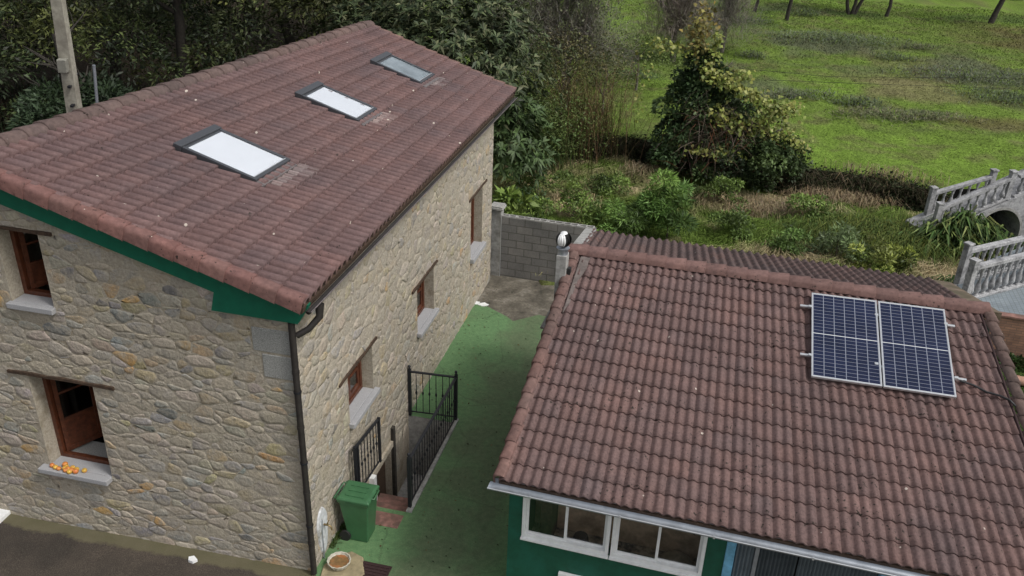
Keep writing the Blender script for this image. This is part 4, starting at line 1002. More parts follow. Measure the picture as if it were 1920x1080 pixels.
# walls
WZ=2.40; wf=.30
win=(.30,2.80,1.36,2.13); shut=(3.05,6.45,-.02,2.10)
def front_wall():
    return wallmesh(sp(.10,wf),SR,-SW,6.6,-.1,lambda x:WZ,[(win[0]-.1,win[1]-.1,win[2],win[3]),(shut[0]-.1,shut[1]-.1,-.09,shut[3])],th=.15)
front_wall().build('wall',M['greenwall'],shed)
mb=MB(); mb.obox(sp(.10,wf+.15,-.1),SR*.15,SW*5.85,Z_*(WZ+.1)); w_l=mb.build('wall',M['greenwall'],shed)
mb=MB(); mb.obox(sp(6.30,wf+.15,-.1),SR*.15,SW*5.8,Z_*(WZ+.1)); mb.build('wall',M['brown'],shed)
mb=MB(); mb.obox(sp(.10,6.3,-.1),SR*6.2,SW*.15,Z_*(3.25)); mb.build('wall',M['brown'],shed)
for x in (.10,6.30):
    mb=MB(); V=[sp(x,wf+.15,WZ),sp(x,6.4,WZ),sp(x,6.4,3.3),sp(x,4.38,RZ-.16)]; V+= [v+SR*.15 for v in V]
    mb.add(V,[(0,1,2,3),(7,6,5,4),(0,3,7,4),(3,2,6,7),(2,1,5,6)]); mb.build('wall',M['greenwall'],shed)
mb=MB(); mb.obox(sp(.26,1.30,-.1),SR*2.72,SW*.12,Z_*2.9); mb.build('inner_wall',plain('brightened_inner',(.68,.50,.32),.9,ns=5,na=.3,bmp=.4,c2=(.22,.15,.09),ns2=3,thr=(.45,.8)),shed)  # wall made pale and set near the panes to brighten the room
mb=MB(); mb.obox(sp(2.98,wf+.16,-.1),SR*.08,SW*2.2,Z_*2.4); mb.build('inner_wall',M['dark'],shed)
mb=MB(); mb.obox(sp(.26,wf+.16,.0),SR*2.70,SW*.83,Z_*.75); mb.build('workbench',plain('brightened_bench',(.5,.42,.3),.9,ns=5,na=.4,bmp=.2,c2=(.05,.045,.04),ns2=3),shed)  # bench made pale to brighten the room behind the panes
mb=MB(); mb.obox(sp(3.0,wf+1.6,-.1),SR*3.3,SW*.1,Z_*2.6); mb.build('inner_wall',M['dark'],shed)  # near-black wall, the doorway's shade put into its colour
# things seen through the panes
def loose(name,lb,cat,mb,m): o=mb.build(name,m); tag(o,lb,cat); return o
mb=MB(); mb.obox(sp(.45,.80,.76),SR*.16,SW*.5,Z_*.85); mb.obox(sp(.61,1.0,1.45),SR*.75,SW*.06,Z_*.07); mb.lathe(sp(.53,1.0,1.6),[(.09,0),(.085,.08),(.04,.12)],12); loose('wooden_bracket','dark wooden post and rail behind the leftmost shed pane','timber',mb,M['darkwood'])
mb=MB()
for k in range(5): mb.obox(sp(1.95+.05*k,1.1,1.75-.05*k),SR*.5-Z_*.22,SW*.03,Z_*.03)
loose('wooden_rack','slanting slatted wooden rack behind the third shed pane','rack',mb,M['wood'])
mb=MB(); mb.lathe(sp(1.05,.9,.75),[(.12,0),(.13,.1),(.12,.22),(.10,.3)],14); loose('black_bucket','black bucket on the bench behind the second shed pane','bucket',mb,M['rubber'])
mb=MB(); mb.lathe(sp(2.45,.85,.75),[(.20,0),(.26,.12),(.24,.25),(.15,.34),(.04,.38)],14); loose('brown_sack','round brown sack on the bench behind the right shed pane','sack',mb,M['slab'])
mb=MB(); mb.obox(sp(1.3,.7,.755),SR*.6,SW*.14,Z_*.05); loose('pale_plank','pale plank on the bench behind the second shed pane','plank',mb,M['cast'])
# sliding windows
def swin(x0,x1):
    w=empty('window',sp(x0,wf,win[2])-shed.location); w.parent=shed
    P=lambda x,z,t: sp(x,wf+t,z)
    z0,z1=win[2],win[3]; mb=MB()
    for (a,b,c,d) in ((x0,x1,z0,z0+.06),(x0,x1,z1-.05,z1),(x0,x0+.05,z0+.06,z1-.05),(x1-.05,x1,z0+.06,z1-.05)): mb.obox(P(a,c,-.02),SR*(b-a),SW*.09,Z_*(d-c))
    mb.obox(P(x0-.01,z0-.035,-.05),SR*(x1-x0+.02),SW*.12,Z_*.034)
    mb.build('frame',M['white'],w,bevel=.004)
    m_=(x0+x1)/2
    for (a,b,t) in ((x0+.05,m_+.02,.012),(m_-.02,x1-.05,.042)):
        mb=MB(); e=.038
        for (p,q,c,d) in ((a,b,z0+.06,z0+.06+e),(a,b,z1-.05-e,z1-.05),(a,a+e,z0+.06+e,z1-.05-e),(b-e,b,z0+.06+e,z1-.05-e)): mb.obox(P(p,c,t),SR*(q-p),SW*.022,Z_*(d-c))
        mb.build('sash',M['white'],w,bevel=.003)
        mb=MB(); mb.quad(P(a+e,z0+.06+e,t+.012),P(b-e,z0+.06+e,t+.012),P(b-e,z1-.05-e,t+.012),P(a+e,z1-.05-e,t+.012)); mb.build('pane',M['glass'],w)
    return w
swin(.30,1.53)['label']='left white sliding window'; swin(1.56,2.80)['label']='right white sliding window'
gs=gutter(sp(-.10,-.045,2.435),sp(7.0,-.045,2.435),-SW,.075,M['zinc'],shed,M['alu'],br=6,flat=True)
mb=MB(); mb.obox(sp(-.06,.035,2.36),SR*7.0,SW*.012,Z_*.14); mb.build('fascia_board',M['zinc'],shed)
mb=MB(); mb.obox(sp(.05,.05,2.33),SR*6.8,SW*.30,Z_*.02); mb.build('soffit',M['darkwood'],shed)
# shutter with blue frame
sh_=empty('shutter_door',sp(3.05,wf,0)-shed.location); sh_.parent=shed
for x in (3.05,4.93,6.35):
    mb=MB(); mb.obox(sp(x,wf-.02,-.02),SR*.12,SW*.17,Z_*2.12); mb.build('frame',M['bluepaint'],sh_,bevel=.01)
for x0,x1,dk in ((3.17,3.42,1.0),(3.47,3.95,.55),(3.97,4.93,.85)):
    mb=MB(); n_=int((x1-x0)/.045)
    for k in range(n_):
        a=x0+(x1-x0)*k/n_; w_=(x1-x0)/n_; mb.add([sp(a,wf+.09,0),sp(a+w_*.5,wf+.06,0),sp(a+w_,wf+.09,0),sp(a,wf+.09,2.1),sp(a+w_*.5,wf+.06,2.1),sp(a+w_,wf+.09,2.1)],[(0,1,4,3),(1,2,5,4)],(.15*dk,.18*dk,.20*dk))
    mb.build('corrugated_panel',attrm('corrugated',.5,6,.25,.05,.4),sh_)
mb=MB(); mb.obox(sp(3.42,wf+.05,-.02),SR*.05,SW*.06,Z_*2.12); mb.build('frame',M['zinc'],sh_)
# white board below the windows
mb=MB(); mb.obox(sp(.87,wf-.06,.30),SR*.72,SW*.055,Z_*.58); tag(mb.build('white_board',M['white'],bevel=.006),'white painted board fixed below the shed window at the bottom edge','board')
# canopy on the side wall
cn=empty('side_canopy',sp(-.3,5.6,1.95)); tag(cn,'small grey board canopy with a white rim on the side wall of the shed','canopy')
mb=MB(); mb.obox(sp(-.70,5.15,1.93),SR*.80,SW*1.62,Z_*.035); mb.build('board',plain('fibre_board',(.24,.225,.21),.8,ns=14,na=.2,bmp=.2),cn)
mb=MB(); mb.obox(sp(-.72,6.77,1.91),SR*.82,SW*.05,Z_*.10); mb.build('rim',M['white'],cn)
for u in (5.4,6.5):
    mb=MB(); mb.tube([sp(-.6,u,1.92),sp(.09,u,1.5)],.014,6); mb.build('bracket',M['zinc'],cn)
# flue with turbine cowl
vc=sp(-.06,3.75,0); vt=empty('flue',vc); tag(vt,'square cement flue with a spinning cowl of black vanes, white on one side, at the shed corner','chimney')
mb=MB(); mb.obox(vc-SR*.10-SW*.10,SR*.17,SW*.2,Z_*4.18); mb.build('shaft',M['cast'],vt,bevel=.01)
mb=MB(); mb.lathe(vc+Z_*4.18-SR*.015,[(.085,0),(.085,.10),(.11,.11)],16); mb.build('collar',M['zinc'],vt)
cw=vc+Z_*4.43-SR*.015
for k in range(20):
    a0_=2*PI*k/20; mb=MB(); V=[]
    for i in range(9):
        ph=-PI/2+PI*(.08+.84*i/8); r=.128*math.cos(ph); z=.125*math.sin(ph); tw=.35*math.cos(ph)
        V+=[cw+Vector((r*math.cos(a0_+tw),r*math.sin(a0_+tw),z)),cw+Vector((r*.86*math.cos(a0_+tw+.27),r*.86*math.sin(a0_+tw+.27),z))]
    mb.add(V,[(2*i,2*i+1,2*i+3,2*i+2) for i in range(8)],(1,1,1),True); mb.build('vane',M['white'] if 11<=k<=14 else M['rubber'],vt)  # a run of adjoining vanes white, the rest black
mb=MB(); mb.lathe(cw-Z_*.14,[(.05,.02),(.08,.04),(.10,.14),(.08,.23),(.04,.26)],14); mb.build('core',M['rubber'],vt)
mb=MB(); mb.lathe(cw+Z_*.108,[(.06,0),(.045,.02),(.01,.028)],14); mb.build('cap',M['white'],vt)
mb=MB(); o_=vc+SR*.085; mb.obox(o_-SW*.05+Z_*3.2,SR*.05,SW*.1,Z_*.75); mb.build('bracket',M['rubber'],vt)
# ------------------------------------------------------------------ solar panels
def m_cells():
    m,n,l,b=nt('solar_cells'); tc=n.new('ShaderNodeTexCoord'); sx=n.new('ShaderNodeSeparateXYZ'); l.new(tc.outputs['Generated'],sx.inputs[0])
    def lines(src,cnt,w):
        m1=n.new('ShaderNodeMath'); m1.operation='MULTIPLY'; l.new(src,m1.inputs[0]); m1.inputs[1].default_value=cnt
        f=n.new('ShaderNodeMath'); f.operation='PINGPONG'; l.new(m1.outputs[0],f.inputs[0]); f.inputs[1].default_value=.5
        g=n.new('ShaderNodeMath'); g.operation='LESS_THAN'; l.new(f.outputs[0],g.inputs[0]); g.inputs[1].default_value=w; return g.outputs[0]
    a=lines(sx.outputs[0],6,.035); b1=lines(sx.outputs[1],24,.042); mid=lines(sx.outputs[1],2,.008)
    mx=n.new('ShaderNodeMath'); mx.operation='MAXIMUM'; l.new(a,mx.inputs[0]); l.new(b1,mx.inputs[1])
    t=noise(n,l,geo(n),3,3); cell=ramp(n,l,t.outputs[0],[(.3,(.008,.012,.035)),(.7,(.014,.02,.055))]).outputs[0]
    c=mix(n,l,mx.outputs[0],cell,(.22,.24,.30)); c=mix(n,l,mid,c,(.6,.62,.66))
    l.new(c,b.inputs['Base Color']); b.inputs['Roughness'].default_value=.12; b.inputs['Specular IOR Level'].default_value=.35; return m
M['cells']=m_cells()
def solar(c,label):
    "c = near-left, near-right(lower), far-left, far-right corner points on the tilted plane"
    ctr=(c[0]+c[1]+c[2]+c[3])/4; X=((c[1]+c[3])-(c[0]+c[2])); w=X.length/2; X.normalize(); Y=((c[2]+c[3])-(c[0]+c[1])); h=Y.length/2; Y.normalize(); Y=(Y-X*Y.dot(X)).normalized(); N=X.cross(Y)
    r=empty('solar_panel',ctr); tag(r,label,'solar panel','solar panels on the shed roof')
    R=Matrix((X,Y,N)).transposed().to_4x4(); r.rotation_euler=R.to_euler()
    def loc(mb,name,m,bev=0):
        me=bpy.data.meshes.new(name); me.from_pydata([tuple(v) for v in mb.v],[],mb.f); me.materials.append(m); o=bpy.data.objects.new(name,me); col.objects.link(o); o.parent=r
        if bev: q=o.modifiers.new('b','BEVEL'); q.width=bev; q.segments=2
        return o
    f=.022; mb=MB()
    for x0,x1,y0,y1 in ((-w/2,w/2,-h/2,-h/2+f),(-w/2,w/2,h/2-f,h/2),(-w/2,-w/2+f,-h/2+f,h/2-f),(w/2-f,w/2,-h/2+f,h/2-f)): mb.obox((x0,y0,-.035),(x1-x0,0,0),(0,y1-y0,0),(0,0,.038))
    loc(mb,'frame',M['alu'],.002)
    mb=MB(); mb.quad((-w/2+f,-h/2+f,0),(w/2-f,-h/2+f,0),(w/2-f,h/2-f,0),(-w/2+f,h/2-f,0)); loc(mb,'cell_sheet',M['cells'])
    mb=MB(); mb.quad((-w/2+f,h/2-f,-.03),(w/2-f,h/2-f,-.03),(w/2-f,-h/2+f,-.03),(-w/2+f,-h/2+f,-.03)); loc(mb,'back_sheet',M['rubber'])
    return r
HP=.13
def rp(px,py,h):    # point of the raised plane over the front slope
    o=Vector((0,0,CH)); d=R_*(px-960)+U_*(540-py)+_F*CF; t=NS.dot(E0+NS*h-o)/NS.dot(d); return o+d*t
solar([rp(1523,706,HP),rp(1657,724,HP),rp(1520.5,548,HP),rp(1641,564,HP)],'left solar panel of the pair, nearer the middle of the shed roof')
solar([rp(1660,724.5,HP),rp(1798,746,HP),rp(1643.5,564.5,HP),rp(1767,579,HP)],'right solar panel of the pair, beside the roof verge and cable')
for k,((x0,y0),(x1,y1),lb) in enumerate([((1500,573),(1790,612),'upper aluminium mounting rail poking out from under the solar panels'),((1500,664),(1812,713),'lower aluminium mounting rail poking out from under the solar panels')]):
    a,b=rp(x0,y0,.085),rp(x1,y1,.085); mb=MB(); d=(b-a).normalized(); mb.cbox((a+b)/2,.018,(b-a).length/2,.016,NS.cross(d)*-1,d)
    r=empty('mounting_rail',a); tag(r,lb,'rail','rails under the solar panels'); mb.build('bar',M['alu'],r,bevel=.003)
    for (x,y) in ((1519,575 if k==0 else 666),(1643,591+92*k) ,(1773 if k==0 else 1793,608 if k==0 else 709)):
        p=rp(x,y,.115); mb=MB(); mb.cbox(p,.02,.025,.022,NS.cross(d)*-1,d); mb.build('clamp',M['alu'],r,bevel=.003)
pts_=[rp(1800,714,.08),rp(1825,722,.07),rp(1850,735,.07),rp(1875,742,.09),rp(1893,750,.12),rp(1903,760,.10),rp(1910,775,-.2)]
mb=MB(); mb.tube(pts_,.016,8); tag(mb.build('cable',M['cable']),'dark cable running from the solar panel over the right verge','cable')
# ------------------------------------------------------------------ brick wall, terrace, pipe on the right
def m_brick():
    m,n,l,b=nt('small_bricks'); co=geo(n)
    vr=n.new('ShaderNodeMapping'); vr.inputs['Rotation'].default_value=(0,0,SY); l.new(co,vr.inputs['Vector'])
    sx=n.new('ShaderNodeSeparateXYZ'); l.new(vr.outputs[0],sx.inputs[0]); cx=n.new('ShaderNodeCombineXYZ'); l.new(sx.outputs[0],cx.inputs[0]); l.new(sx.outputs[2],cx.inputs[1])
    bk=n.new('ShaderNodeTexBrick'); bk.inputs['Scale'].default_value=1; bk.inputs['Brick Width'].default_value=.24; bk.inputs['Row Height'].default_value=.062; bk.inputs['Mortar Size'].default_value=.007; bk.inputs['Mortar Smooth'].default_value=.2
    bk.inputs['Color1'].default_value=(.30,.165,.11,1); bk.inputs['Color2'].default_value=(.22,.125,.09,1); bk.inputs['Mortar'].default_value=(.15,.10,.08,1); l.new(cx.outputs[0],bk.inputs['Vector'])
    t=noise(n,l,co,3,5,.65); k=ramp(n,l,t.outputs[0],[(.3,(.75,.75,.75)),(.7,(1.25,1.25,1.22))]).outputs[0]; c=mix(n,l,1.0,bk.outputs['Color'],k,'MULTIPLY')
    l.new(c,b.inputs['Base Color']); b.inputs['Roughness'].default_value=.9; iv=n.new('ShaderNodeMath'); iv.operation='SUBTRACT'; iv.inputs[0].default_value=1; l.new(bk.outputs['Fac'],iv.inputs[1]); bump(n,l,iv.outputs[0],b,.6,.008); return m
def m_terr():
    m,n,l,b=nt('terrace_tiles'); co=geo(n); vr=n.new('ShaderNodeMapping'); vr.inputs['Rotation'].default_value=(0,0,SY); l.new(co,vr.inputs['Vector'])
    bk=n.new('ShaderNodeTexBrick'); bk.offset=0; bk.inputs['Scale'].default_value=1; bk.inputs['Brick Width'].default_value=.10; bk.inputs['Row Height'].default_value=.10; bk.inputs['Mortar Size'].default_value=.006
    bk.inputs['Color1'].default_value=(.20,.235,.26,1); bk.inputs['Color2'].default_value=(.235,.27,.29,1); bk.inputs['Mortar'].default_value=(.12,.14,.15,1); l.new(vr.outputs[0],bk.inputs['Vector'])
    t=noise(n,l,co,2,5,.6); k=ramp(n,l,t.outputs[0],[(.3,(.8,.8,.8)),(.7,(1.2,1.2,1.2))]).outputs[0]; c=mix(n,l,1.0,bk.outputs['Color'],k,'MULTIPLY'); l.new(c,b.inputs['Base Color']); b.inputs['Roughness'].default_value=.5; return m
TB0=G(1880,682); TZ=1.18
brw=empty('brick_wall',TB0); tag(brw,'low wall of narrow orange bricks carrying the tiled terrace right of the shed','wall')
mb=MB(); mb.obox(TB0-SR*1.6-Z_*.3,SR*9,SW*.18,Z_*(TZ+.27)); mb.build('panel',m_brick(),brw)
mb=MB(); mb.obox(TB0-SR*1.62-SW*.02+Z_*(TZ-.03),SR*9.04,SW*.2,Z_*.035); mb.build('coping',M['brick_step'],brw)
t0=TB0-SR*1.6+SW*.18; b0=G(1806,564,TZ); b1=G(1920,534,TZ); bd=(b1-b0).normalized(); b1x=b0+bd*7
mb=MB(); pp=[TB0-SR*1.6+SW*.18,TB0+SR*7.4+SW*.18,b1x+SW*3,b0+SW*1.6+SR*.1,b0-SR*.08]
mb.add([Vector((p.x,p.y,TZ-.004)) for p in pp]+[Vector((p.x,p.y,-.3)) for p in pp],[(0,1,2,3,4),(0,4,9,5),(4,3,8,9)]); 
tag(mb.build('terrace',m_terr()),kind='structure')
def balustrade(name,label,p0,p1,h,n,root_group=None,post0=True,post1=True,mids=()):
    r=empty(name,p0); tag(r,label,'balustrade',root_group); d=p1-p0; L=d.length; dh=Vector((d.x,d.y,0)).normalized(); s=dh.cross(Z_)
    def post(p,hh=0.12):
        mb=MB(); mb.cbox(p+Z_*(h+hh)/2,.075,.075,(h+hh)/2,s,dh); mb.build('post',M['balust'],r,bevel=.012)
        mb=MB(); mb.cbox(p+Z_*(h+hh+.02),.095,.095,.025,s,dh); mb.build('post_cap',M['balust'],r,bevel=.012)
    if post0: post(p0)
    if post1: post(p1)
    for t in mids: post(p0+d*t)
    dn=d.normalized(); u=s.cross(dn)
    mb=MB(); mb.cbox((p0+p1)/2+Z_*(h-.05),.075,L/2,.05,s,dn); mb.build('handrail',M['balust'],r,bevel=.015)
    mb=MB(); mb.cbox((p0+p1)/2+Z_*.035,.07,L/2,.035,s,dn); mb.build('plinth',M['balust'],r,bevel=.01)
    proto=None; hh=h-.17; prof=[(.055,0),(.055,.04),(.03,.06),(.045,.10),(.072,.20),(.062,.30),(.032,.46),(.028,.62),(.045,.70),(.035,.76),(.055,.82),(.055,.9)]
    for i in range(n):
        p=p0+d*((i+.6)/(n+.2))+Z_*.07
        if proto is None:
            mb=MB(); mb.lathe(p,[(a,b*hh/.9) for a,b in prof],12); proto=mb.build('baluster',M['balust'],r); q0=p
        else: c=proto.copy(); col.objects.link(c); c.parent=r; c.location=p-q0
    return r
balustrade('balustrade','front cast balustrade standing on the blue tiled terrace edge',b0,b0+bd*3.6,.88,15,mids=(.999,))
c0_=G(1796,531,TZ-.02)
# second run stands behind on its own low footing
off_=(c0_-b0); 
balustrade('balustrade','second cast balustrade behind the one on the terrace',c0_,c0_+bd*3.8,.88,15)
mb=MB(); mb.obox(c0_-bd*.12-SW*.1-Z_*1.5,bd*4.2,SW*.22,Z_*1.5); tag(mb.build('footing',M['cast'],bevel=.01),'low cement footing under the second balustrade','footing')
# arched stair bridge behind the strap-leaved plant: one wall plane carries the near balustrade
QB=G(1909,470,.05); bdv=Vector((math.cos(math.radians(8)),math.sin(math.radians(8)),0)); bn_=Vector((-bdv.y,bdv.x,0))
def bp(x,y,z): return Vector((QB.x,QB.y,0))+bdv*x+bn_*y+Z_*z
def onplane(px,py,off):
    r=R_*(px-960)+U_*(540-py)+_F*CF; o=Vector((0,0,CH)); t=bn_.dot(bp(0,off,0)-o)/bn_.dot(r); q=o+r*t; return (q-Vector((QB.x,QB.y,0))).dot(bdv), q.z
BWD=1.05
xa,za=onplane(1738,402,BWD); xb,zb_=onplane(1850,370,BWD)
balustrade('stair_balustrade','far weathered balustrade rising to the right beside the meadow',bp(xa,BWD,za),bp(xb,BWD,zb_),.70,7)
balustrade('stair_balustrade','near weathered balustrade of the stair, above the strap leaved plant',bp(-2.76,.10,.70),bp(-.82,.10,1.62),.68,8)
balustrade('stair_balustrade','last weathered balustrade climbing to the bridge top at the right edge',bp(-.62,.10,1.66),bp(.9,.10,2.3),.68,6,post0=False)
ab=empty('arched_bridge',bp(-.85,0,0)); tag(ab,'grey cement bridge with a dark round arch at the right edge','bridge')
ac,ar,zs0=-.85,.68,.60; n_=16; mb=MB()
topz=lambda x: .66+(x+2.76)*.474
arc=[(ac-ar*math.cos(PI*i/n_), zs0+.74*math.sin(PI*i/n_)) for i in range(n_+1)]
V=[];F=[]
for x,z in arc: V+=[bp(x,0,z),bp(x,0,topz(x)),bp(x,BWD+.15,z),bp(x,BWD+.15,topz(x))]
for i in range(n_):
    a=4*i; b=4*(i+1); F+=[(a,b,b+1,a+1),(a+2,a+3,b+3,b+2),(a,a+2,b+2,b),(a+1,b+1,b+3,a+3)]
mb.add(V,F)
for x0,x1 in ((-2.95,ac-ar),(ac+ar,2.6)):
    V=[bp(x0,0,-.4),bp(x1,0,-.4),bp(x1,0,topz(x1)),bp(x0,0,topz(x0))]; V+=[v+bn_*(BWD+.15) for v in V]; mb.add(V,[(0,1,2,3),(7,6,5,4),(0,4,5,1),(1,5,6,2),(2,6,7,3),(3,7,4,0)])
mb.build('arch',M['balust'],ab)
V=[];F=[]; mb=MB()
for x,z in [(ac-ar*1.0,zs0-.6)]+arc+[(ac+ar,zs0-.6)]:
    dx,dz=(x-ac),(z-zs0); k_=1.10; V+=[bp(x,-.02,z),bp(ac+dx*k_,-.02,zs0+dz*k_),bp(x,.01,z),bp(ac+dx*k_,.01,zs0+dz*k_)]
for i in range(n_+2):
    a=4*i; b=4*(i+1); F+=[(a,b,b+1,a+1),(a+1,b+1,b+3,a+3),(a,a+2,b+2,b)]
mb.add(V,F); mb.build('arch_ring',M['cast'],ab)
mb=MB(); mb.obox(bp(ac-ar-.1,BWD+.16,-.4),bdv*(2*ar+.2),bn_*.05,Z_*1.9); mb.build('arch_shade_panel',M['dark'],ab)  # black panel closing the arch, its inner shade put into the colour
tpi=empty('clay_pipe',G(1899,712,.12)); tag(tpi,'terracotta pipe lying on the grass at the right edge','pipe')
mb=MB(); p_=G(1899,712,.12); q_=p_+SR*.9+SW*.05; mb.tube([p_,q_],.10,18,caps=False); mb.tube([p_+SR*.0,p_+SR*.12],.112,18,caps=False); mb.build('barrel',M['terracotta'],tpi)
mb=MB(); mb.tube([p_+SR*.01,q_],.085,18,caps=False); mb.build('bore_shade',M['dark'],tpi)  # black liner, the shade inside the pipe put into the colour
# ------------------------------------------------------------------ utility pole, thin post
def at_z(px,py,y): 
    r=R_*(px-960)+U_*(540-py)+_F*CF; return Vector((0,0,CH))+r*(y/r.y)
PY=16.5
pb,pt=at_z(141,215,PY),at_z(104,-30,PY-.3); dv=(pt-pb).normalized(); base=pb-dv*(pb.z/dv.z); top=pt+dv*1.5
po=empty('utility_pole',base); tag(po,'grey concrete utility pole behind the house carrying a small meter box','pole')
k_=(pb-pt).length/245.0   # metres per pixel at the pole
X_=Vector((1,0,0)); Yp=dv.cross(X_).normalized()
V=[]; rings=[]
for p,w_ in ((base,.16),(pb,.118),(pt,.098),(top,.095)):
    prof=[(-1,-.8),(-.35,-.8),(-.3,-.5),(.3,-.5),(.35,-.8),(1,-.8),(1,.8),(-1,.8)]
    V+=[p+X_*(a*w_)-Yp*(b*-w_)*-1 for a,b in prof]
mb=MB(); mb.add(V,[(i*8+k,i*8+(k+1)%8,(i+1)*8+(k+1)%8,(i+1)*8+k) for i in range(3) for k in range(8)]+[tuple(range(24,32))]); mb.build('shaft',M['concretepole'],po)
fr2=-Yp if Yp.y>0 else Yp
bxp=at_z(118,123,PY-.28); mb=MB(); mb.cbox(bxp,.085,.125,.06,X_,dv); mb.build('meter_box',plain('meter_box',(.24,.235,.20),.7,ns=9,na=.2,bmp=.05),po,bevel=.01)
for (x,y) in ((117,85),(131,162),(136,198),(111,52)):
    p=at_z(x,y,PY-.19); mb=MB(); mb.cbox(p,.028,.02,.05,X_,dv); mb.build('bolt',M['iron'],po)
p=at_z(133,141,PY); mb=MB(); mb.tube([p+Vector((math.cos(t)*.125,math.sin(t)*.11,.02*math.cos(t))) for t in np.linspace(0,2*PI,17)],.012,5); mb.build('strap',M['iron'],po)
q0=at_z(182,192,19); q1=at_z(176,122,19); dv2=(q1-q0).normalized(); mb=MB(); mb.tube([q0-dv2*(q0.z/dv2.z),q1],.035,8); tag(mb.build('metal_post',M['zinc']),'thin grey metal post between the pole and the house ridge','post')
# ------------------------------------------------------------------ vegetation
def shiftc(c,k): return tuple(x*k for x in c)
# dark wood behind the house: individual trees, some sharing a crown mesh
DK=[(.042,.062,.024),(.058,.080,.028),(.032,.048,.021),(.075,.095,.032),(.048,.058,.028)]
OL=[(.105,.120,.035),(.075,.092,.032),(.13,.14,.04),(.05,.062,.024)]
def wood_tree(i,x,y,h,rx,ry,rz,zc,cols,label,n=10500,L=.22,Wd=.072,dr=.35,seed=0,nc=44):
    z0=gz(x,y); t=empty('woodland_tree',(x,y,z0)); tag(t,label,'tree','trees of the dark wood behind the house')
    mb=MB(); limbs(mb,(x,y,z0-.1),(x+random.uniform(-.5,.5),y,z0+h),.22,9,rx*.9,100+i); mb.build('trunk',M['darkbark'],t)
    V,F,C=merge([crown((x,y,zc),(rx,ry,rz),nc,n,L,Wd,cols,rc=.34,droop=dr,jitter=.5)]); npmesh('crown',V,F,C,M['leaf'],t); return t
WT=[(-19.5,30,9,3.4,3,4.2,3.6,DK,'dark evergreen tree at the far left behind the utility pole'),
 (-15.5,33,10,3.2,3,4.2,4.2,OL,'olive green tree right behind the utility pole'),
 (-11.8,31,9,3.0,2.6,3.8,3.7,DK,'dark tree with drooping leaves right of the thin metal post'),
 (-8.6,33,10,3.0,2.8,4.2,4.0,OL,'brighter olive tree above the middle of the house ridge'),
 (-5.8,32,9,2.5,2.4,3.6,3.6,OL,'yellowish green tree above the second half of the house ridge'),
 (-22.5,36,11,3.8,3,5,4.6,DK,'very dark tree in the top left corner'),
 (-17.5,39,11,3.5,3,5,5.0,DK,'dark tree deep in the wood left of the pole top'),
 (-12.5,40,11,3.5,3,5,5.0,DK,'dark tree deep in the wood right of the pole top'),
 (-7.8,40,11,3.5,3,5,5.0,DK,'dark tree deep in the wood above the ridge middle'),
 (-3.6,38,11,3.0,3,5,4.6,DK,'dark tree deep in the wood behind the loquat'),
 (-13.2,26,4.5,2.3,1.8,1.8,1.3,[(.03,.05,.02),(.035,.055,.028)],'low dark shrubby tree at the foot of the wood behind the house')]
for i,a in enumerate(WT): wood_tree(i,*a)
mb=None
# brown undergrowth at the foot of the wood
n=26000; x=RNG.uniform(-24,-4.6,n); y=RNG.uniform(16.5,34,n); ok=(( (x+2.862)*A_.x+(y-9.966)*A_.y>11.2)|((x+2.862)*B_.x+(y-9.966)*B_.y>9.2)); x,y=x[ok],y[ok]; n=len(x)
c=np.stack([x,y,ground_z(x,y)-.02],1); d=RNG.normal(size=(n,3))*.8; d[:,2]=np.abs(d[:,2])+.5
cl=colvar(n,(.045,.033,.022),.35,alt=(.03,.045,.02),pa=.45); V,F,C=blades(c,d,RNG.uniform(.3,1.1,n),RNG.uniform(.02,.05,n),cl,bend=.6); tag(npmesh('undergrowth',V,F,C,M['grass']),kind='stuff',label='dark brown bramble undergrowth below the wood behind the house',cat='undergrowth')
# loquat: long leathery leaves in rosettes
def rosettes(center,rad,nr,per,L,Wd,cols,lowcut=-.5,inner=.45):
    center=np.array(center,float); rad=np.array(rad,float); u=unit(nr); u[:,2]=np.where(u[:,2]<lowcut,-u[:,2],u[:,2]); rr=RNG.uniform(inner,1.03,nr)[:,None]; p=center+u*rad*rr
    lump=1+.16*np.sin(u[:,0]*7+1)*np.cos(u[:,1]*6)+.1*np.sin(u[:,2]*9); p=center+(p-center)*lump[:,None]
    ax=u+np.array([0,0,.55])+RNG.normal(size=(nr,3))*.25; ax/=np.linalg.norm(ax,axis=1,keepdims=True)
    P=np.repeat(p,per,0); AX=np.repeat(ax,per,0); n=len(P); q=unit(n); q-=AX*(q*AX).sum(1,keepdims=True); q/=np.linalg.norm(q,axis=1,keepdims=True)
    d=q+AX*RNG.uniform(.05,.9,n)[:,None]; d/=np.linalg.norm(d,axis=1,keepdims=True)
    tone=np.repeat(RNG.uniform(.7,1.3,nr),per); base=np.array(cols)[RNG.integers(0,len(cols),n)]*(tone*(1+RNG.normal(size=n)*.2).clip(.5,1.8))[:,None]
    return leafquads(P,d,L*RNG.uniform(.6,1.2,n),Wd*RNG.uniform(.75,1.2,n),base,nrm=AX+d*.2,fold=.12,droop=.22)
LQ=[(.072,.100,.042),(.055,.080,.035),(.105,.130,.058),(.040,.060,.028),(.16,.17,.09)]
lx,ly=-1.9,26.4
tree('loquat_tree',(lx,ly,gz(lx,ly)),4.0,.2,[rosettes((lx-.1,ly,3.6),(3.0,2.5,3.2),1450,11,.28,.072,LQ),rosettes((lx+1.6,ly-.8,1.8),(1.5,1.5,1.7),330,10,.32,.08,[(.06,.10,.035),(.075,.12,.04)])],'big leathery leaved loquat tree behind the far end of the house roof',seed=5,nb=12,spread=2.6,bark='greybark')
lx,ly=-4.6,27.4
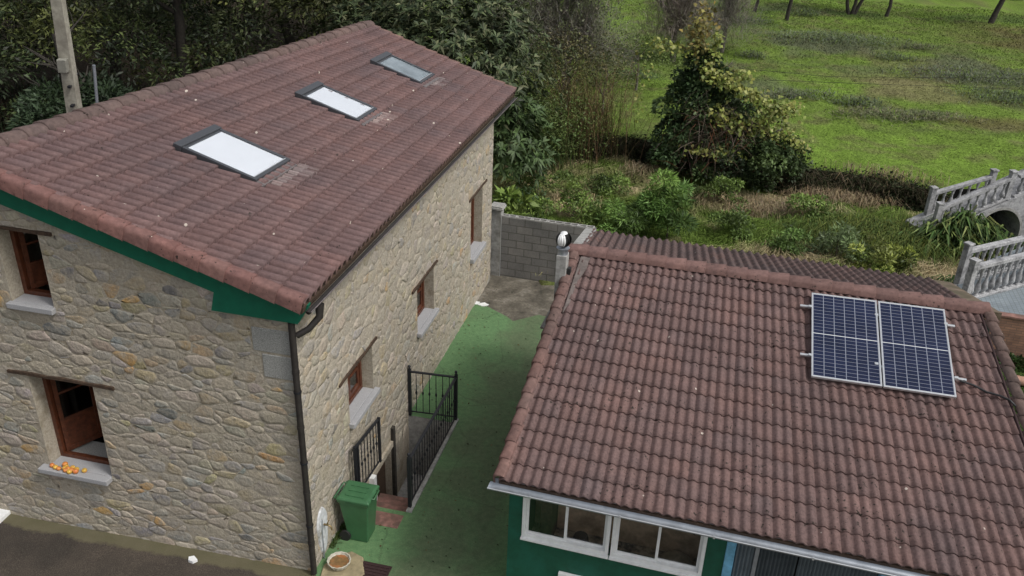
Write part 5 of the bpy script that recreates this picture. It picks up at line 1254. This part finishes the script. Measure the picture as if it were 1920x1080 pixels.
tree('loquat_tree',(lx,ly,gz(lx,ly)),3.6,.18,[rosettes((lx,ly,3.4),(2.1,2.0,2.9),800,10,.27,.072,LQ)],'smaller loquat tree left of the big one, just above the roof peak',seed=6,nb=9,spread=2.0,bark='greybark')
# bare twiggy trees
def twiggy(name,base,h,r,n,spread,label,seed,tw=2600,colr=(.16,.14,.115),leafc=None,nl=0,crad=(2.4,2.0,2.6),crownc=None):
    base=Vector(base); t=empty(name,base); tag(t,label,'tree',None); mb=MB(); tips=limbs(mb,base-Z_*.1,base+Z_*h,r,n,spread,seed,sub=4,up=.6); mb.build('trunk',M['greybark'],t)
    cc=crownc or (base.x,base.y,base.z+h*.78); u_=unit(tw)*np.sqrt(RNG.random((tw,1)))*np.array(crad); c=np.array(cc)+u_; d=u_*.5+RNG.normal(size=(tw,3))*.7; d[:,2]=np.abs(d[:,2])*.8
    V0=blades(c,d,RNG.uniform(.3,.9,tw),RNG.uniform(.007,.016,tw),colvar(tw,colr,.3,alt=(.15,.15,.10),pa=.4),bend=.3)
    rng=random.Random(seed); P=np.array([tuple(x[0]) for x in tips]); D=np.array([tuple(x[1]) for x in tips]); k=RNG.integers(0,len(P),tw)
    c=P[k]-D[k]*RNG.uniform(0,1.2,tw)[:,None]+RNG.normal(size=(tw,3))*.25; d=D[k]+RNG.normal(size=(tw,3))*.6; d[:,2]+=.15
    V,F,C=blades(c,d,RNG.uniform(.35,1.0,tw),RNG.uniform(.008,.018,tw),colvar(tw,colr,.3),bend=.25); V,F,C=merge([V0,(V,F,C)]); npmesh('twigs',V,F,C,M['twig'],t)
    if nl:
        k=RNG.integers(0,len(P),nl); c=P[k]+RNG.normal(size=(nl,3))*.5; V,F,C=leafquads(c,unit(nl),RNG.uniform(.06,.14,nl),RNG.uniform(.04,.09,nl),colvar(nl,leafc,.3)); npmesh('leaves',V,F,C,M['leaf'],t)
    return t
twiggy('bare_tree',(1.8,34,gz(1.8,34)),4.6,.15,22,2.6,'tall bare grey tree with fine twigs beyond the loquat',7,tw=8000,colr=(.24,.22,.19),leafc=(.10,.115,.06),nl=3500,crownc=(1.6,34,3.3),crad=(2.7,2.0,1.9))
twiggy('bare_tree',(-.6,33.0,gz(-.6,33.0)),6,.14,13,2.4,'bare grey tree partly hidden behind the loquat crown',8,tw=5000,colr=(.22,.21,.18),leafc=(.08,.10,.05),nl=3000,crownc=(-.4,33,3.6),crad=(2.0,1.6,1.8))
twiggy('bare_tree',(7.6,44.0,gz(7.6,44)),3.4,.16,20,2.0,'bare brown twiggy tree beyond the vine covered thicket',9,tw=6500,colr=(.25,.215,.185),crownc=(7.6,44,2.5),crad=(2.2,1.8,1.6))
twiggy('bare_tree',(10.6,47,gz(10.6,47)),3.2,.12,14,1.7,'slim bare tree right of the twiggy one at the top edge',10,tw=3200,colr=(.25,.23,.20),crownc=(10.6,47,2.2),crad=(1.9,1.5,1.3))
# reeds and rusty stems below the bare tree
def stemclump(name,x0,y0,rx,ry,n,hl,w,colr,label,cat='shrub',alt=None,pa=.3,mat='grass',bend=.25,leafc=None,nl=0,ls=.12,kind=None,group=None):
    x=x0+RNG.normal(size=n)*rx*.5; y=y0+RNG.normal(size=n)*ry*.5; z=ground_z(x,y); c=np.stack([x,y,z-.03],1); d=RNG.normal(size=(n,3))*.28; d[:,2]=1
    t=empty(name,(x0,y0,gz(x0,y0))); tag(t,label,cat,group,kind)
    V,F,C=blades(c,d,RNG.uniform(hl[0],hl[1],n),RNG.uniform(w*.6,w*1.3,n),colvar(n,colr,.25,alt,pa),bend=bend); npmesh('stems',V,F,C,M[mat],t)
    if nl:
        k=RNG.integers(0,n,nl); f=RNG.uniform(.25,1,nl)[:,None]; p=c[k]+d[k]*f*hl[1]*.8+RNG.normal(size=(nl,3))*.08; dd=unit(nl); dd[:,2]=dd[:,2]*.5-.1
        V,F,C=leafquads(p,dd,ls*RNG.uniform(.6,1.3,nl),ls*.28*RNG.uniform(.7,1.3,nl),colvar(nl,leafc,.25)); npmesh('leaves',V,F,C,M['leaf'],t)
    return t
stemclump('rusty_shrub',2.3,30.9,1.7,1.4,750,(1.0,4.0),.016,(.21,.14,.08),'rusty brown thin stemmed shrub between the loquat and meadow',alt=(.12,.12,.045),pa=.45,mat='twig',leafc=(.17,.15,.055),nl=2200,ls=.10)
stemclump('green_shrub',.4,29.0,1.7,1.2,650,(1.0,3.2),.02,(.09,.11,.035),'tall olive green shrub right of the roof corner',alt=(.06,.09,.03),pa=.5,mat='twig',leafc=(.105,.15,.04),nl=5200,ls=.14)
stemclump('fern_clump',-.05,24.2,.8,.7,500,(.5,1.3),.03,(.05,.085,.028),'dark green fern clump against the far corner of the house',leafc=(.05,.095,.03),nl=900,ls=.16)
# vine covered thicket
vx,vy=6.15,29.0; vz=gz(vx,vy)
t=empty('vine_covered_tree',(vx,vy,vz)); tag(t,'dark ivy covered tree draped with yellow green vine leaves by the meadow edge','tree')
mb=MB(); limbs(mb,(vx,vy,vz-.1),(vx+.1,vy,vz+3.6),.16,14,1.7,77,sub=3); limbs(mb,(vx+.5,vy,vz-.1),(vx+2.6,vy-.6,vz+1.9),.10,9,1.3,78,sub=3); mb.build('trunk',M['greybark'],t)
IV=[(.060,.105,.040),(.075,.125,.050),(.042,.072,.030),(.110,.165,.062)]
V,F,C=merge([crown((5.95,29.0,2.15),(1.0,.9,1.95),60,8200,.15,.10,IV,rc=.30,droop=.3),crown((5.5,28.9,.9),(.95,.8,1.1),30,2600,.14,.09,IV,rc=.32),crown((6.9,28.7,1.7),(1.05,.8,1.5),34,3200,.14,.09,IV,rc=.32)]); ivm=(V,F,C); DY=[(.10,.12,.035),(.13,.14,.04),(.08,.10,.035)]; V,F,C=merge([ivm,crown((7.3,28.7,1.35),(.95,.7,1.05),26,1900,.13,.10,DY,rc=.35),crown((6.6,28.9,3.2),(.45,.4,.7),14,700,.15,.12,DY,rc=.4)]); npmesh('ivy',V,F,C,M['leaf'],t)
def vine(path,n,r,L,cols,seed=0):
    path=np.array(path,float); seg=RNG.uniform(0,len(path)-1.001,n); i=seg.astype(int); f=(seg-i)[:,None]; p=path[i]*(1-f)+path[i+1]*f+RNG.normal(size=(n,3))*np.array(r)
    d=unit(n); d[:,2]=-np.abs(d[:,2])*.7; nr=RNG.normal(size=(n,3))*.4+np.array([0,-.5,.8]); base=np.array(cols)[RNG.integers(0,len(cols),n)]*(1+RNG.normal(size=(n,1))*.2).clip(.5,1.6)
    return leafquads(p,d,L*RNG.uniform(.6,1.25,n),L*RNG.uniform(.65,1.1,n),base,nrm=nr,fold=.1,droop=.1)
YG=[(.22,.27,.055),(.28,.31,.07),(.17,.22,.05),(.25,.25,.06),(.34,.35,.12)]
def vp(px,py,y): v=at_z(px,py,y+1.3); return (v.x,v.y,v.z)
VN=[vine([vp(1325,12,27.6),vp(1318,45,27.6),vp(1300,70,27.5),vp(1320,100,27.5)],330,(.20,.2,.16),.15,[(.20,.17,.05),(.24,.22,.06),(.15,.13,.04),(.24,.18,.05)]),
 vine([vp(1345,60,27.5),vp(1345,85,27.4),vp(1330,105,27.4)],90,(.08,.12,.10),.14,YG),
 vine([vp(1225,80,27.4),vp(1250,85,27.4),vp(1300,98,27.4)],120,(.14,.15,.10),.14,YG),
 vine([vp(1218,95,27.2),vp(1213,130,27.2),vp(1200,180,27),vp(1195,220,26.9)],60,(.12,.15,.2),.12,YG),
 vine([vp(1325,110,27.3),vp(1330,140,27.0),vp(1370,148,26.8),vp(1400,140,26.7)],330,(.16,.2,.12),.16,YG),
 vine([vp(1335,145,26.9),vp(1390,165,26.6),vp(1430,190,26.4),vp(1470,205,26.3),vp(1490,200,26.2)],520,(.16,.25,.12),.15,YG),
 vine([vp(1340,200,26.6),vp(1360,225,26.5),vp(1400,235,26.4),vp(1420,250,26.3)],240,(.2,.2,.16),.15,YG),
 vine([vp(1430,200,26.3),vp(1440,240,26.2),vp(1480,255,26.0),vp(1500,280,26.0)],460,(.22,.2,.2),.12,YG),
 vine([vp(1300,280,26.4),vp(1340,285,26.2),vp(1390,295,26.0)],130,(.16,.15,.10),.14,YG)]
V,F,C=merge(VN); npmesh('vine_leaves',V,F,C,M['leaf'],t)
tw=650; P=np.array([vp(RNG.uniform(1300,1400),RNG.uniform(215,300),26.4) for _ in range(tw)]); d=RNG.normal(size=(tw,3)); d[:,2]*=.7
V,F,C=blades(P+RNG.normal(size=(tw,3))*.45,d,RNG.uniform(.4,1.1,tw),RNG.uniform(.010,.02,tw),colvar(tw,(.11,.085,.065),.35,alt=(.15,.065,.035),pa=.2),bend=.4); npmesh('dead_stems',V,F,C,M['twig'],t)
# round dark bush at the right foot of the thicket
bx0=at_z(1452,275,27.2)
V,F,C=merge([crown((bx0.x,bx0.y+.2,1.05),(1.1,.9,1.0),50,6500,.13,.07,[(.060,.095,.032),(.085,.125,.042),(.042,.068,.025)],rc=.30),crown((bx0.x-1.2,bx0.y+.5,.85),(1.0,.8,.85),36,3000,.13,.07,IV,rc=.32)])
t=empty('dark_bush',(bx0.x,bx0.y+.2,gz(bx0.x,bx0.y))); tag(t,'rounded dark green bush on the meadow bank right of the ivy covered tree','bush'); mb=MB(); limbs(mb,(bx0.x,bx0.y+.2,.3),(bx0.x,bx0.y+.2,1.4),.06,8,.9,5); mb.build('trunk',M['darkbark'],t); npmesh('crown',V,F,C,M['leaf'],t)
# ivy and bramble covering the bank face
n=26000; x=RNG.uniform(-7,15.5,n); t_=RNG.uniform(-.28,.42,n); y=bank_y(x)+t_; k=np.clip((t_+.05)/.4,0,1); z=k*ZM*RNG.uniform(.6,1.15,n)+.02
hgt=1+.5*np.sin(x*1.7)+.3*np.sin(x*4.1+1); y=y-RNG.uniform(0,.3,n)*hgt; z=z+RNG.uniform(-.05,.18,n)*hgt
V1=leafquads(np.stack([x,y,z],1),unit(n)*np.array([1,1,.6]),RNG.uniform(.06,.16,n),RNG.uniform(.04,.09,n),colvar(n,(.032,.045,.020),.35,alt=(.07,.065,.038),pa=.3))
m_=9000; x=RNG.uniform(-7,15.5,m_); y=bank_y(x)+RNG.uniform(-.3,.35,m_); c=np.stack([x,y,RNG.uniform(.1,.85,m_)],1); d=RNG.normal(size=(m_,3)); d[:,1]-=.5; d[:,2]-=.1
V2=blades(c,d,RNG.uniform(.2,.7,m_),RNG.uniform(.008,.02,m_),colvar(m_,(.085,.07,.045),.35,alt=(.04,.05,.02),pa=.4),bend=.5)
V,F,C=merge([V1,V2]); tag(npmesh('bank_ivy',V,F,C,M['grass']),kind='stuff',label='dark ivy and bramble hanging over the bank below the meadow',cat='ivy')
# rough grass between the block wall, shed and bank
def rough(n,seed):
    x=RNG.uniform(-2.6,14.2,n); y0=20.9-.262*(x+.3); y=y0+RNG.uniform(0,1,n)*(bank_y(x)-.1-y0); return x,y
n=120000; x,y=rough(n,1); c=np.stack([x,y,ground_z(x,y)-.03],1); cl=rough_col(x,y)
a=fbm(x*.9,y*.9,91,3); ang=a*7+RNG.normal(size=n)*.7; lean=RNG.uniform(.2,1.1,n); d=np.stack([np.cos(ang)*lean,np.sin(ang)*lean,np.ones(n)],1)
hh=(.22+1.1*np.clip(fbm(x*.8,y*.8,95,3)-.2,0,1))*RNG.uniform(.55,1.3,n)
V,F,C=blades(c,d,hh,RNG.uniform(.012,.026,n),cl*(1+RNG.normal(size=(n,1))*.28).clip(.4,1.9),bend=.65)
tag(npmesh('rough_grass',V,F,C,M['grass']),kind='stuff',label='long rough grass, green and straw coloured, behind the block wall and shed',cat='grass')
def bush(name,px,py,z,r,n,L,Wd,cols,label,group=None,rc=.35,cat='shrub',droop=.3,nc=22):
    p=G(px,py,z); t=empty(name,(p.x,p.y,gz(p.x,p.y))); tag(t,label,cat,group)
    mb=MB(); limbs(mb,(p.x,p.y,gz(p.x,p.y)-.05),(p.x,p.y,z+r[2]*.5),.03,7,r[0]*.8,int(px)); mb.build('stems',M['bark'],t)
    V,F,C=crown((p.x,p.y,z),r,nc,n,L,Wd,cols,rc=rc,droop=droop,jitter=.7,ext=1.35); npmesh('foliage',V,F,C,M['leaf'],t); return t
BG=[(.16,.29,.065),(.13,.23,.06),(.21,.34,.075)]
bush('willowy_shrub',1255,398,.85,(.72,.6,.70),4200,.20,.035,BG,'bright green willow leaved shrub above the left part of the shed ridge')
bush('willowy_shrub',1178,420,.45,(.75,.5,.42),2400,.18,.032,[(.14,.24,.06),(.17,.28,.07)],'lower green shrub left of the willow leaved one')
bush('leafy_weed',948,398,1.25,(.40,.3,.45),420,.30,.11,[(.17,.24,.05),(.14,.21,.045)],'yellow green broad leaved weed peeping over the pillar',rc=.4,nc=14)
bush('pale_shrub',1570,462,.65,(.55,.45,.42),1500,.16,.035,[(.20,.26,.13),(.17,.235,.10)],'pale green shrub behind the shed ridge left of the yellow one')
bush('yellow_shrub',1655,488,.55,(.62,.45,.40),1700,.14,.05,[(.23,.27,.06),(.27,.31,.08),(.16,.22,.05)],'yellow green shrub just behind the shed roof near the solar panels')
bush('weed_tuft',1480,455,.5,(.5,.4,.35),1100,.14,.04,[(.13,.21,.055),(.11,.18,.05)],'mid green weed tuft behind the middle of the shed ridge')
for px,py,z,rx,lb in [(985,405,.45,.7,'bramble with small dark leaves just right of the wall pillar'),(1075,400,.4,.8,'bramble behind the right end of the block wall'),(1120,345,.5,.9,'tangled green bramble in the strip below the scrub'),(1385,425,.4,.8,'bramble behind the shed ridge right of the willow leaved shrub'),(1340,365,.5,.7,'grassy bramble at the foot of the ivy covered tree'),(1520,400,.4,.8,'bright low bramble among the straw coloured grass'),(1010,345,.6,.8,'bramble by the far corner of the house below the loquat')]:
    bush('bramble',px,py,z,(rx,.5,.38),1700,.11,.045,[(.13,.195,.045),(.165,.24,.055),(.095,.145,.038)],lb,group='brambles in the rough grass',rc=.38,cat='bramble',nc=16)
# dry grass tufts and olive grass mound
stemclump('dry_grass_tuft',G(1200,330,.1).x,G(1200,330,.1).y,.5,.4,420,(.6,1.2),.02,(.34,.28,.17),'tall straw coloured grass tuft below the ivy covered tree',cat='grass',bend=.7)
stemclump('dry_grass_tuft',G(1590,375,.1).x,G(1590,375,.1).y,1.9,.7,1900,(.5,1.0),.02,(.30,.235,.145),'wide band of dead straw coloured grass in front of the bank',cat='grass',bend=.75)
stemclump('dry_grass_tuft',G(1440,395,.1).x,G(1440,395,.1).y,1.5,.7,1500,(.4,.9),.02,(.32,.26,.16),'dead straw coloured grass behind the middle of the shed',cat='grass',bend=.75)
stemclump('grass_mound',G(1650,455,.2).x,G(1650,455,.2).y,1.6,1.2,5200,(.8,1.5),.022,(.13,.16,.04),'large mound of drooping olive green grass left of the strap leaved plant',cat='grass',bend=.8,alt=(.085,.125,.035),pa=.4)
stemclump('grass_mound',G(1560,430,.2).x,G(1560,430,.2).y,1.6,.9,2600,(.5,1.0),.02,(.11,.165,.04),'lower green grass mound left of the large olive one',cat='grass',bend=.8)
# strap leaved plants
def strap(px,py,z,r,n,L,label):
    p=G(px,py,.5); t=empty('strap_leaved_plant',(p.x,p.y,gz(p.x,p.y))); tag(t,label,'plant'); u=RNG.normal(size=(n,2))*np.array(r)*.45
    c=np.stack([p.x+u[:,0],p.y+u[:,1],np.full(n,gz(p.x,p.y))+z*RNG.uniform(.1,.8,n)*(1-np.clip(np.hypot(u[:,0]/r[0],u[:,1]/r[1]),0,1)*.7)],1); a=RNG.uniform(0,2*PI,n); l=RNG.uniform(.2,1.0,n); d=np.stack([np.cos(a)*l,np.sin(a)*l-.15,np.ones(n)],1)
    V,F,C=blades(c,d,L*RNG.uniform(.7,1.2,n),RNG.uniform(.055,.085,n),colvar(n,(.060,.105,.028),.35,alt=(.20,.25,.08),pa=.28),bend=.85); npmesh('leaves',V,F,C,M['leaf'],t)  # some leaves pale: glossy highlights put into the leaf colour
strap(1800,446,1.45,(1.30,.62),1700,.78,'big clump of dark strap leaved plants in front of the stair balustrade')
strap(1783,520,.35,(.42,.35),110,.55,'small strap leaved clump beside the lower balustrade post')
# white lamp stub by the lower post
p=G(1790,548,.2); lp=empty('garden_spot',p); tag(lp,'small black garden spotlight with a white cap beside the balustrade post','lamp'); mb=MB(); mb.tube([p-Z_*.2,p+Z_*.25],.03,8); mb.build('stake',M['rubber'],lp); mb=MB(); mb.lathe(p+Z_*.25,[(.05,0),(.06,.05),(.03,.09)],12); mb.build('cap',M['white'],lp)
# ------------------------------------------------------------------ meadow grass, weeds, far trees, wire
n=150000; rr=RNG.random(n)**1.35; t_=.4+rr*48; x=RNG.uniform(-4.5,1,n); x=-3+RNG.random(n)*(t_*.55+24); y=bank_y(x)+t_; ok=(x<y*.62+1)&(x>-4+0*y); x,y,t_=x[ok],y[ok],t_[ok]; n=len(x)
cl=meadow_col(x,y)*(1+RNG.normal(size=(n,1))*.22).clip(.5,1.7); gr=np.clip((.11-cl[:,1:2])*9,0,1)
ang=RNG.uniform(0,2*PI,n); d=np.stack([np.cos(ang)*.7,np.sin(ang)*.7,np.full(n,.75)],1)
sc=1+t_/28; V,F,C=blades(np.stack([x,y,ground_z(x,y)-.02],1),d,(.10+.26*gr[:,0])*RNG.uniform(.7,1.3,n)*sc,.018*sc*RNG.uniform(.7,1.4,n),cl,bend=.5)
tag(npmesh('meadow_grass',V,F,C,M['grass']),kind='stuff',label='short bright grass growing over the meadow',cat='grass')
WD=[(1560,72,3.6,1.6,.55,(.075,.09,.055),'long grey green bramble mound in the upper meadow'),(1680,108,1.2,.7,.4,(.06,.075,.04),'small dark weed mound right of the long bramble one'),(1500,175,1.5,.7,.4,(.07,.08,.05),'grey weed mound left of the bright patch'),(1610,190,1.0,.6,.5,(.055,.07,.04),'dark weed clump in the middle of the meadow'),(1690,213,2.6,.7,.42,(.085,.085,.05),'long brownish weed strip across the middle of the meadow'),(1830,140,3.4,1.6,.45,(.07,.08,.052),'wide grey green weed patch at the right of the meadow'),(1895,180,2.2,1.2,.5,(.06,.075,.042),'dark weed mound near the right edge'),(1395,40,1.5,.8,.6,(.05,.06,.04),'dark bush left of the leaning meadow tree'),(1510,28,.9,.6,.7,(.05,.065,.035),'low dark bush beside the leaning trunk'),(1185,142,1.0,.6,.4,(.05,.07,.035),'dark weed clump left of the vine covered tree'),(1720,88,1.0,.5,.35,(.08,.085,.05),'pale weed clump under the rusty grass'),(1410,98,.7,.4,.45,(.06,.07,.045),'little weed clump left of the bramble mound')]
for (px,py,rx,ry,h,c,lb) in WD:
    p=G(px,py,ZM+.2); nn=int(900*rx*ry)+500; c=tuple(v*2.1 for v in c); nn=int(nn*.55); h*=.7; t=empty('weed_mound',(p.x,p.y,gz(p.x,p.y))); tag(t,lb,'weeds','weed mounds in the meadow'); u=unit(nn)*np.sqrt(RNG.random((nn,1))); u=u*np.array([rx*1.25,ry*1.35,1])*(.8+.45*RNG.random((nn,1))); xx=p.x+u[:,0]; yy=p.y+u[:,1]; lump=.45+.9*fbm(xx*1.3,yy*1.3,17,3); q=np.clip(1-(u[:,0]/rx/1.4)**2-(u[:,1]/ry/1.5)**2,0,1)**.5
    zz=ground_z(xx,yy)+h*q*lump*RNG.uniform(.1,1,nn); d=RNG.normal(size=(nn,3)); d[:,2]=np.abs(d[:,2])*.8
    V,F,C=blades(np.stack([xx,yy,zz],1),d,RNG.uniform(.12,.34,nn),RNG.uniform(.02,.045,nn),colvar(nn,c,.3,alt=GRASS,pa=.25),bend=.6); npmesh('foliage',V,F,C,M['grass'],t)
def far_tree(px,py,h,lean,rt,label,seed,crownr=2.2,cols=OL,forks=1,mesh=None):
    p=G(px,py,ZM+.3); z0=gz(p.x,p.y); t=empty('meadow_tree',(p.x,p.y,z0)); tag(t,label,'tree','orchard trees at the far side of the meadow'); mb=MB(); top=Vector((p.x+lean,p.y,z0+h))
    for k in range(forks): limbs(mb,(p.x+k*.12,p.y,z0-.2),top+Vector(((k-(forks-1)/2)*1.3,0,0)),rt,7,2.0,seed+k)
    mb.build('trunk',M['darkbark'],t); V,F,C=crown((top.x,top.y,top.z+.7),(crownr,crownr,crownr*.75),40,1600,.25,.12,cols,rc=.3); npmesh('crown',V,F,C,M['leaf'],t)
far_tree(1475,33,4.2,.5,.14,'leaning meadow tree left of the forked one at the top edge',31)
far_tree(1593,22,4.4,.4,.13,'forked meadow tree with several trunks at the top edge',32,forks=3)
far_tree(1662,25,4.2,.2,.13,'straight slim meadow tree right of the forked one',33)
far_tree(1857,40,4.8,.9,.20,'thick leaning meadow tree near the top right corner',34)
far_tree(1414,18,4.0,.6,.12,'pale leaning meadow tree left of all the others',35)
# dark hedge far right
hp0=G(1800,-6,1.2); V,F,C=merge([crown((hp0.x+k*3.2,hp0.y+3+k*.4,1.6),(2.4,1.5,1.7),26,1500,.3,.16,DK,rc=.35) for k in range(7)]); t=empty('far_hedge',(hp0.x,hp0.y+3,gz(hp0.x,hp0.y))); tag(t,'dark hedge along the far edge of the meadow at top right','hedge'); npmesh('foliage',V,F,C,M['leaf'],t)
# wire fence
wf_=empty('wire_fence',G(1390,150,1.2)); tag(wf_,'thin wire fence running across the meadow from the vine','fence')
pa_,pb_,pc_=at_z(1385,128,27.2),at_z(1560,144,27.4),at_z(1935,147,27.0)
a2,b2,c2_=at_z(1440,150,27.2),at_z(1650,158,27.4),at_z(1935,168,27.0)
for P in ((pa_,pb_,pc_),(a2,b2,c2_)):
    mb=MB(); mb.tube(list(P),.006,4); mb.build('wire',M['darkbark'],wf_)
for p in (pc_+Vector((1.2,0,0)),):
    mb=MB(); mb.tube([Vector((p.x,p.y,.4)),Vector((p.x,p.y,p.z+.1))],.04,7); mb.build('post',M['greybark'],wf_)
# grass right of the shed
n=9000; q=[G(RNG.uniform(1830,1960),RNG.uniform(672,900),0) for _ in range(n)]; c=np.array([tuple(v) for v in q]); c[:,2]=-.02; ok=((c[:,0]-SO.x)*SR.x+(c[:,1]-SO.y)*SR.y>7.1)&((c[:,0]-TB0.x)*SW.x+(c[:,1]-TB0.y)*SW.y<-.05); c=c[ok]; n=len(c)
d=RNG.normal(size=(n,3))*.5; d[:,2]=1; V,F,C=blades(c,d,RNG.uniform(.06,.16,n),RNG.uniform(.012,.022,n),colvar(n,(.085,.14,.035),.25),bend=.5); tag(npmesh('lawn_grass',V,F,C,M['grass']),kind='stuff',label='green lawn right of the shed roof',cat='grass')
mb=MB(); q=[sp(7.0,-4,-.012),sp(20,-4,-.012),sp(20,11,-.012),sp(7.0,11,-.012)]; mb.quad(*q); tag(mb.build('lawn',plain('lawn_soil',(.06,.10,.028),.95,ns=9,na=.4,bmp=.5)),kind='structure')
# creeping plants on the foot of the brick wall
p=TB0+SR*.0; V,F,C=merge([crown((p.x+k*.45*SR.x,p.y+k*.45*SR.y-.12,.10),(.3,.16,.16),8,300,.09,.05,[(.045,.09,.025),(.06,.12,.03)],rc=.4) for k in range(-1,6)]); t=empty('ground_ivy',(p.x,p.y,0)); tag(t,'low green creeper along the foot of the brick wall','creeper'); npmesh('foliage',V,F,C,M['leaf'],t)
# grass growing at the foot of the house wall near the tap
c=np.array([tuple(hp(RNG.uniform(.5,1.3),-RNG.uniform(.0,.10),0)) for _ in range(260)]); d=RNG.normal(size=(260,3))*.5; d[:,2]=1; V,F,C=blades(c,d,RNG.uniform(.05,.16,260),RNG.uniform(.008,.014,260),colvar(260,(.06,.09,.025),.3),bend=.5); tag(npmesh('wall_weeds',V,F,C,M['grass']),kind='stuff',label='small weeds at the wall foot behind the green bin',cat='weeds')

# scrub between the loquat and the ivy covered tree
SC=[(.105,.115,.045),(.13,.14,.05),(.085,.095,.04),(.14,.12,.06)]
for (x,y,z,r_,nn,cols,lb) in [(1.6,32.0,2.6,(1.4,1.1,1.7),3200,SC,'thin olive scrub tree in front of the bare grey tree'),(3.3,33.5,2.2,(1.2,1.0,1.2),1700,[(.11,.13,.05),(.14,.15,.055)],'pale yellowish scrub right of the bare grey tree'),(-.1,30.6,2.2,(1.3,1.0,1.9),4600,[(.07,.10,.035),(.09,.12,.04)],'green leafy scrub against the right side of the loquat'),(5.0,37.5,2.0,(2.0,1.4,1.2),3600,[(.13,.18,.045),(.11,.15,.04)],'low light green scrub further out left of the ivy covered tree')]:
    t=empty('scrub_tree',(x,y,gz(x,y))); tag(t,lb,'scrub'); mb=MB(); limbs(mb,(x,y,gz(x,y)-.1),(x,y,z+r_[2]*.5),.06,12,r_[0]*1.1,int(x*10)+50,sub=3,up=.8); mb.build('stems',M['greybark'],t)
    V,F,C=crown((x,y,z),r_,50,nn,.11,.045,cols,rc=.34,droop=.2,jitter=.6); npmesh('foliage',V,F,C,M['leaf'],t)
# dead leaves and grit on the painted floor and the yard
n=420; c=[]
for _ in range(n):
    al=RNG.uniform(-1.5,10.4); le=-abs(RNG.normal())*.5-.05 if RNG.random()<.5 else -RNG.uniform(.2,2.9)
    if inpit(al,le) or (PIT[0]-.3<al<PIT[1]+.1 and PIT[2]-.15<le): continue
    c.append(tuple(hp(al,le,.012)))
c=np.array(c); n=len(c); d=RNG.normal(size=(n,3)); d[:,2]*=.12
V,F,C=leafquads(c,d,RNG.uniform(.02,.06,n),RNG.uniform(.015,.04,n),colvar(n,(.10,.07,.03),.4,alt=(.03,.04,.015),pa=.4),nrm=RNG.normal(size=(n,3))*.15+np.array([0,0,1.])); tag(npmesh('fallen_leaves',V,F,C,M['leaf']),kind='stuff',label='small dead leaves and grit scattered on the green floor',cat='leaves')
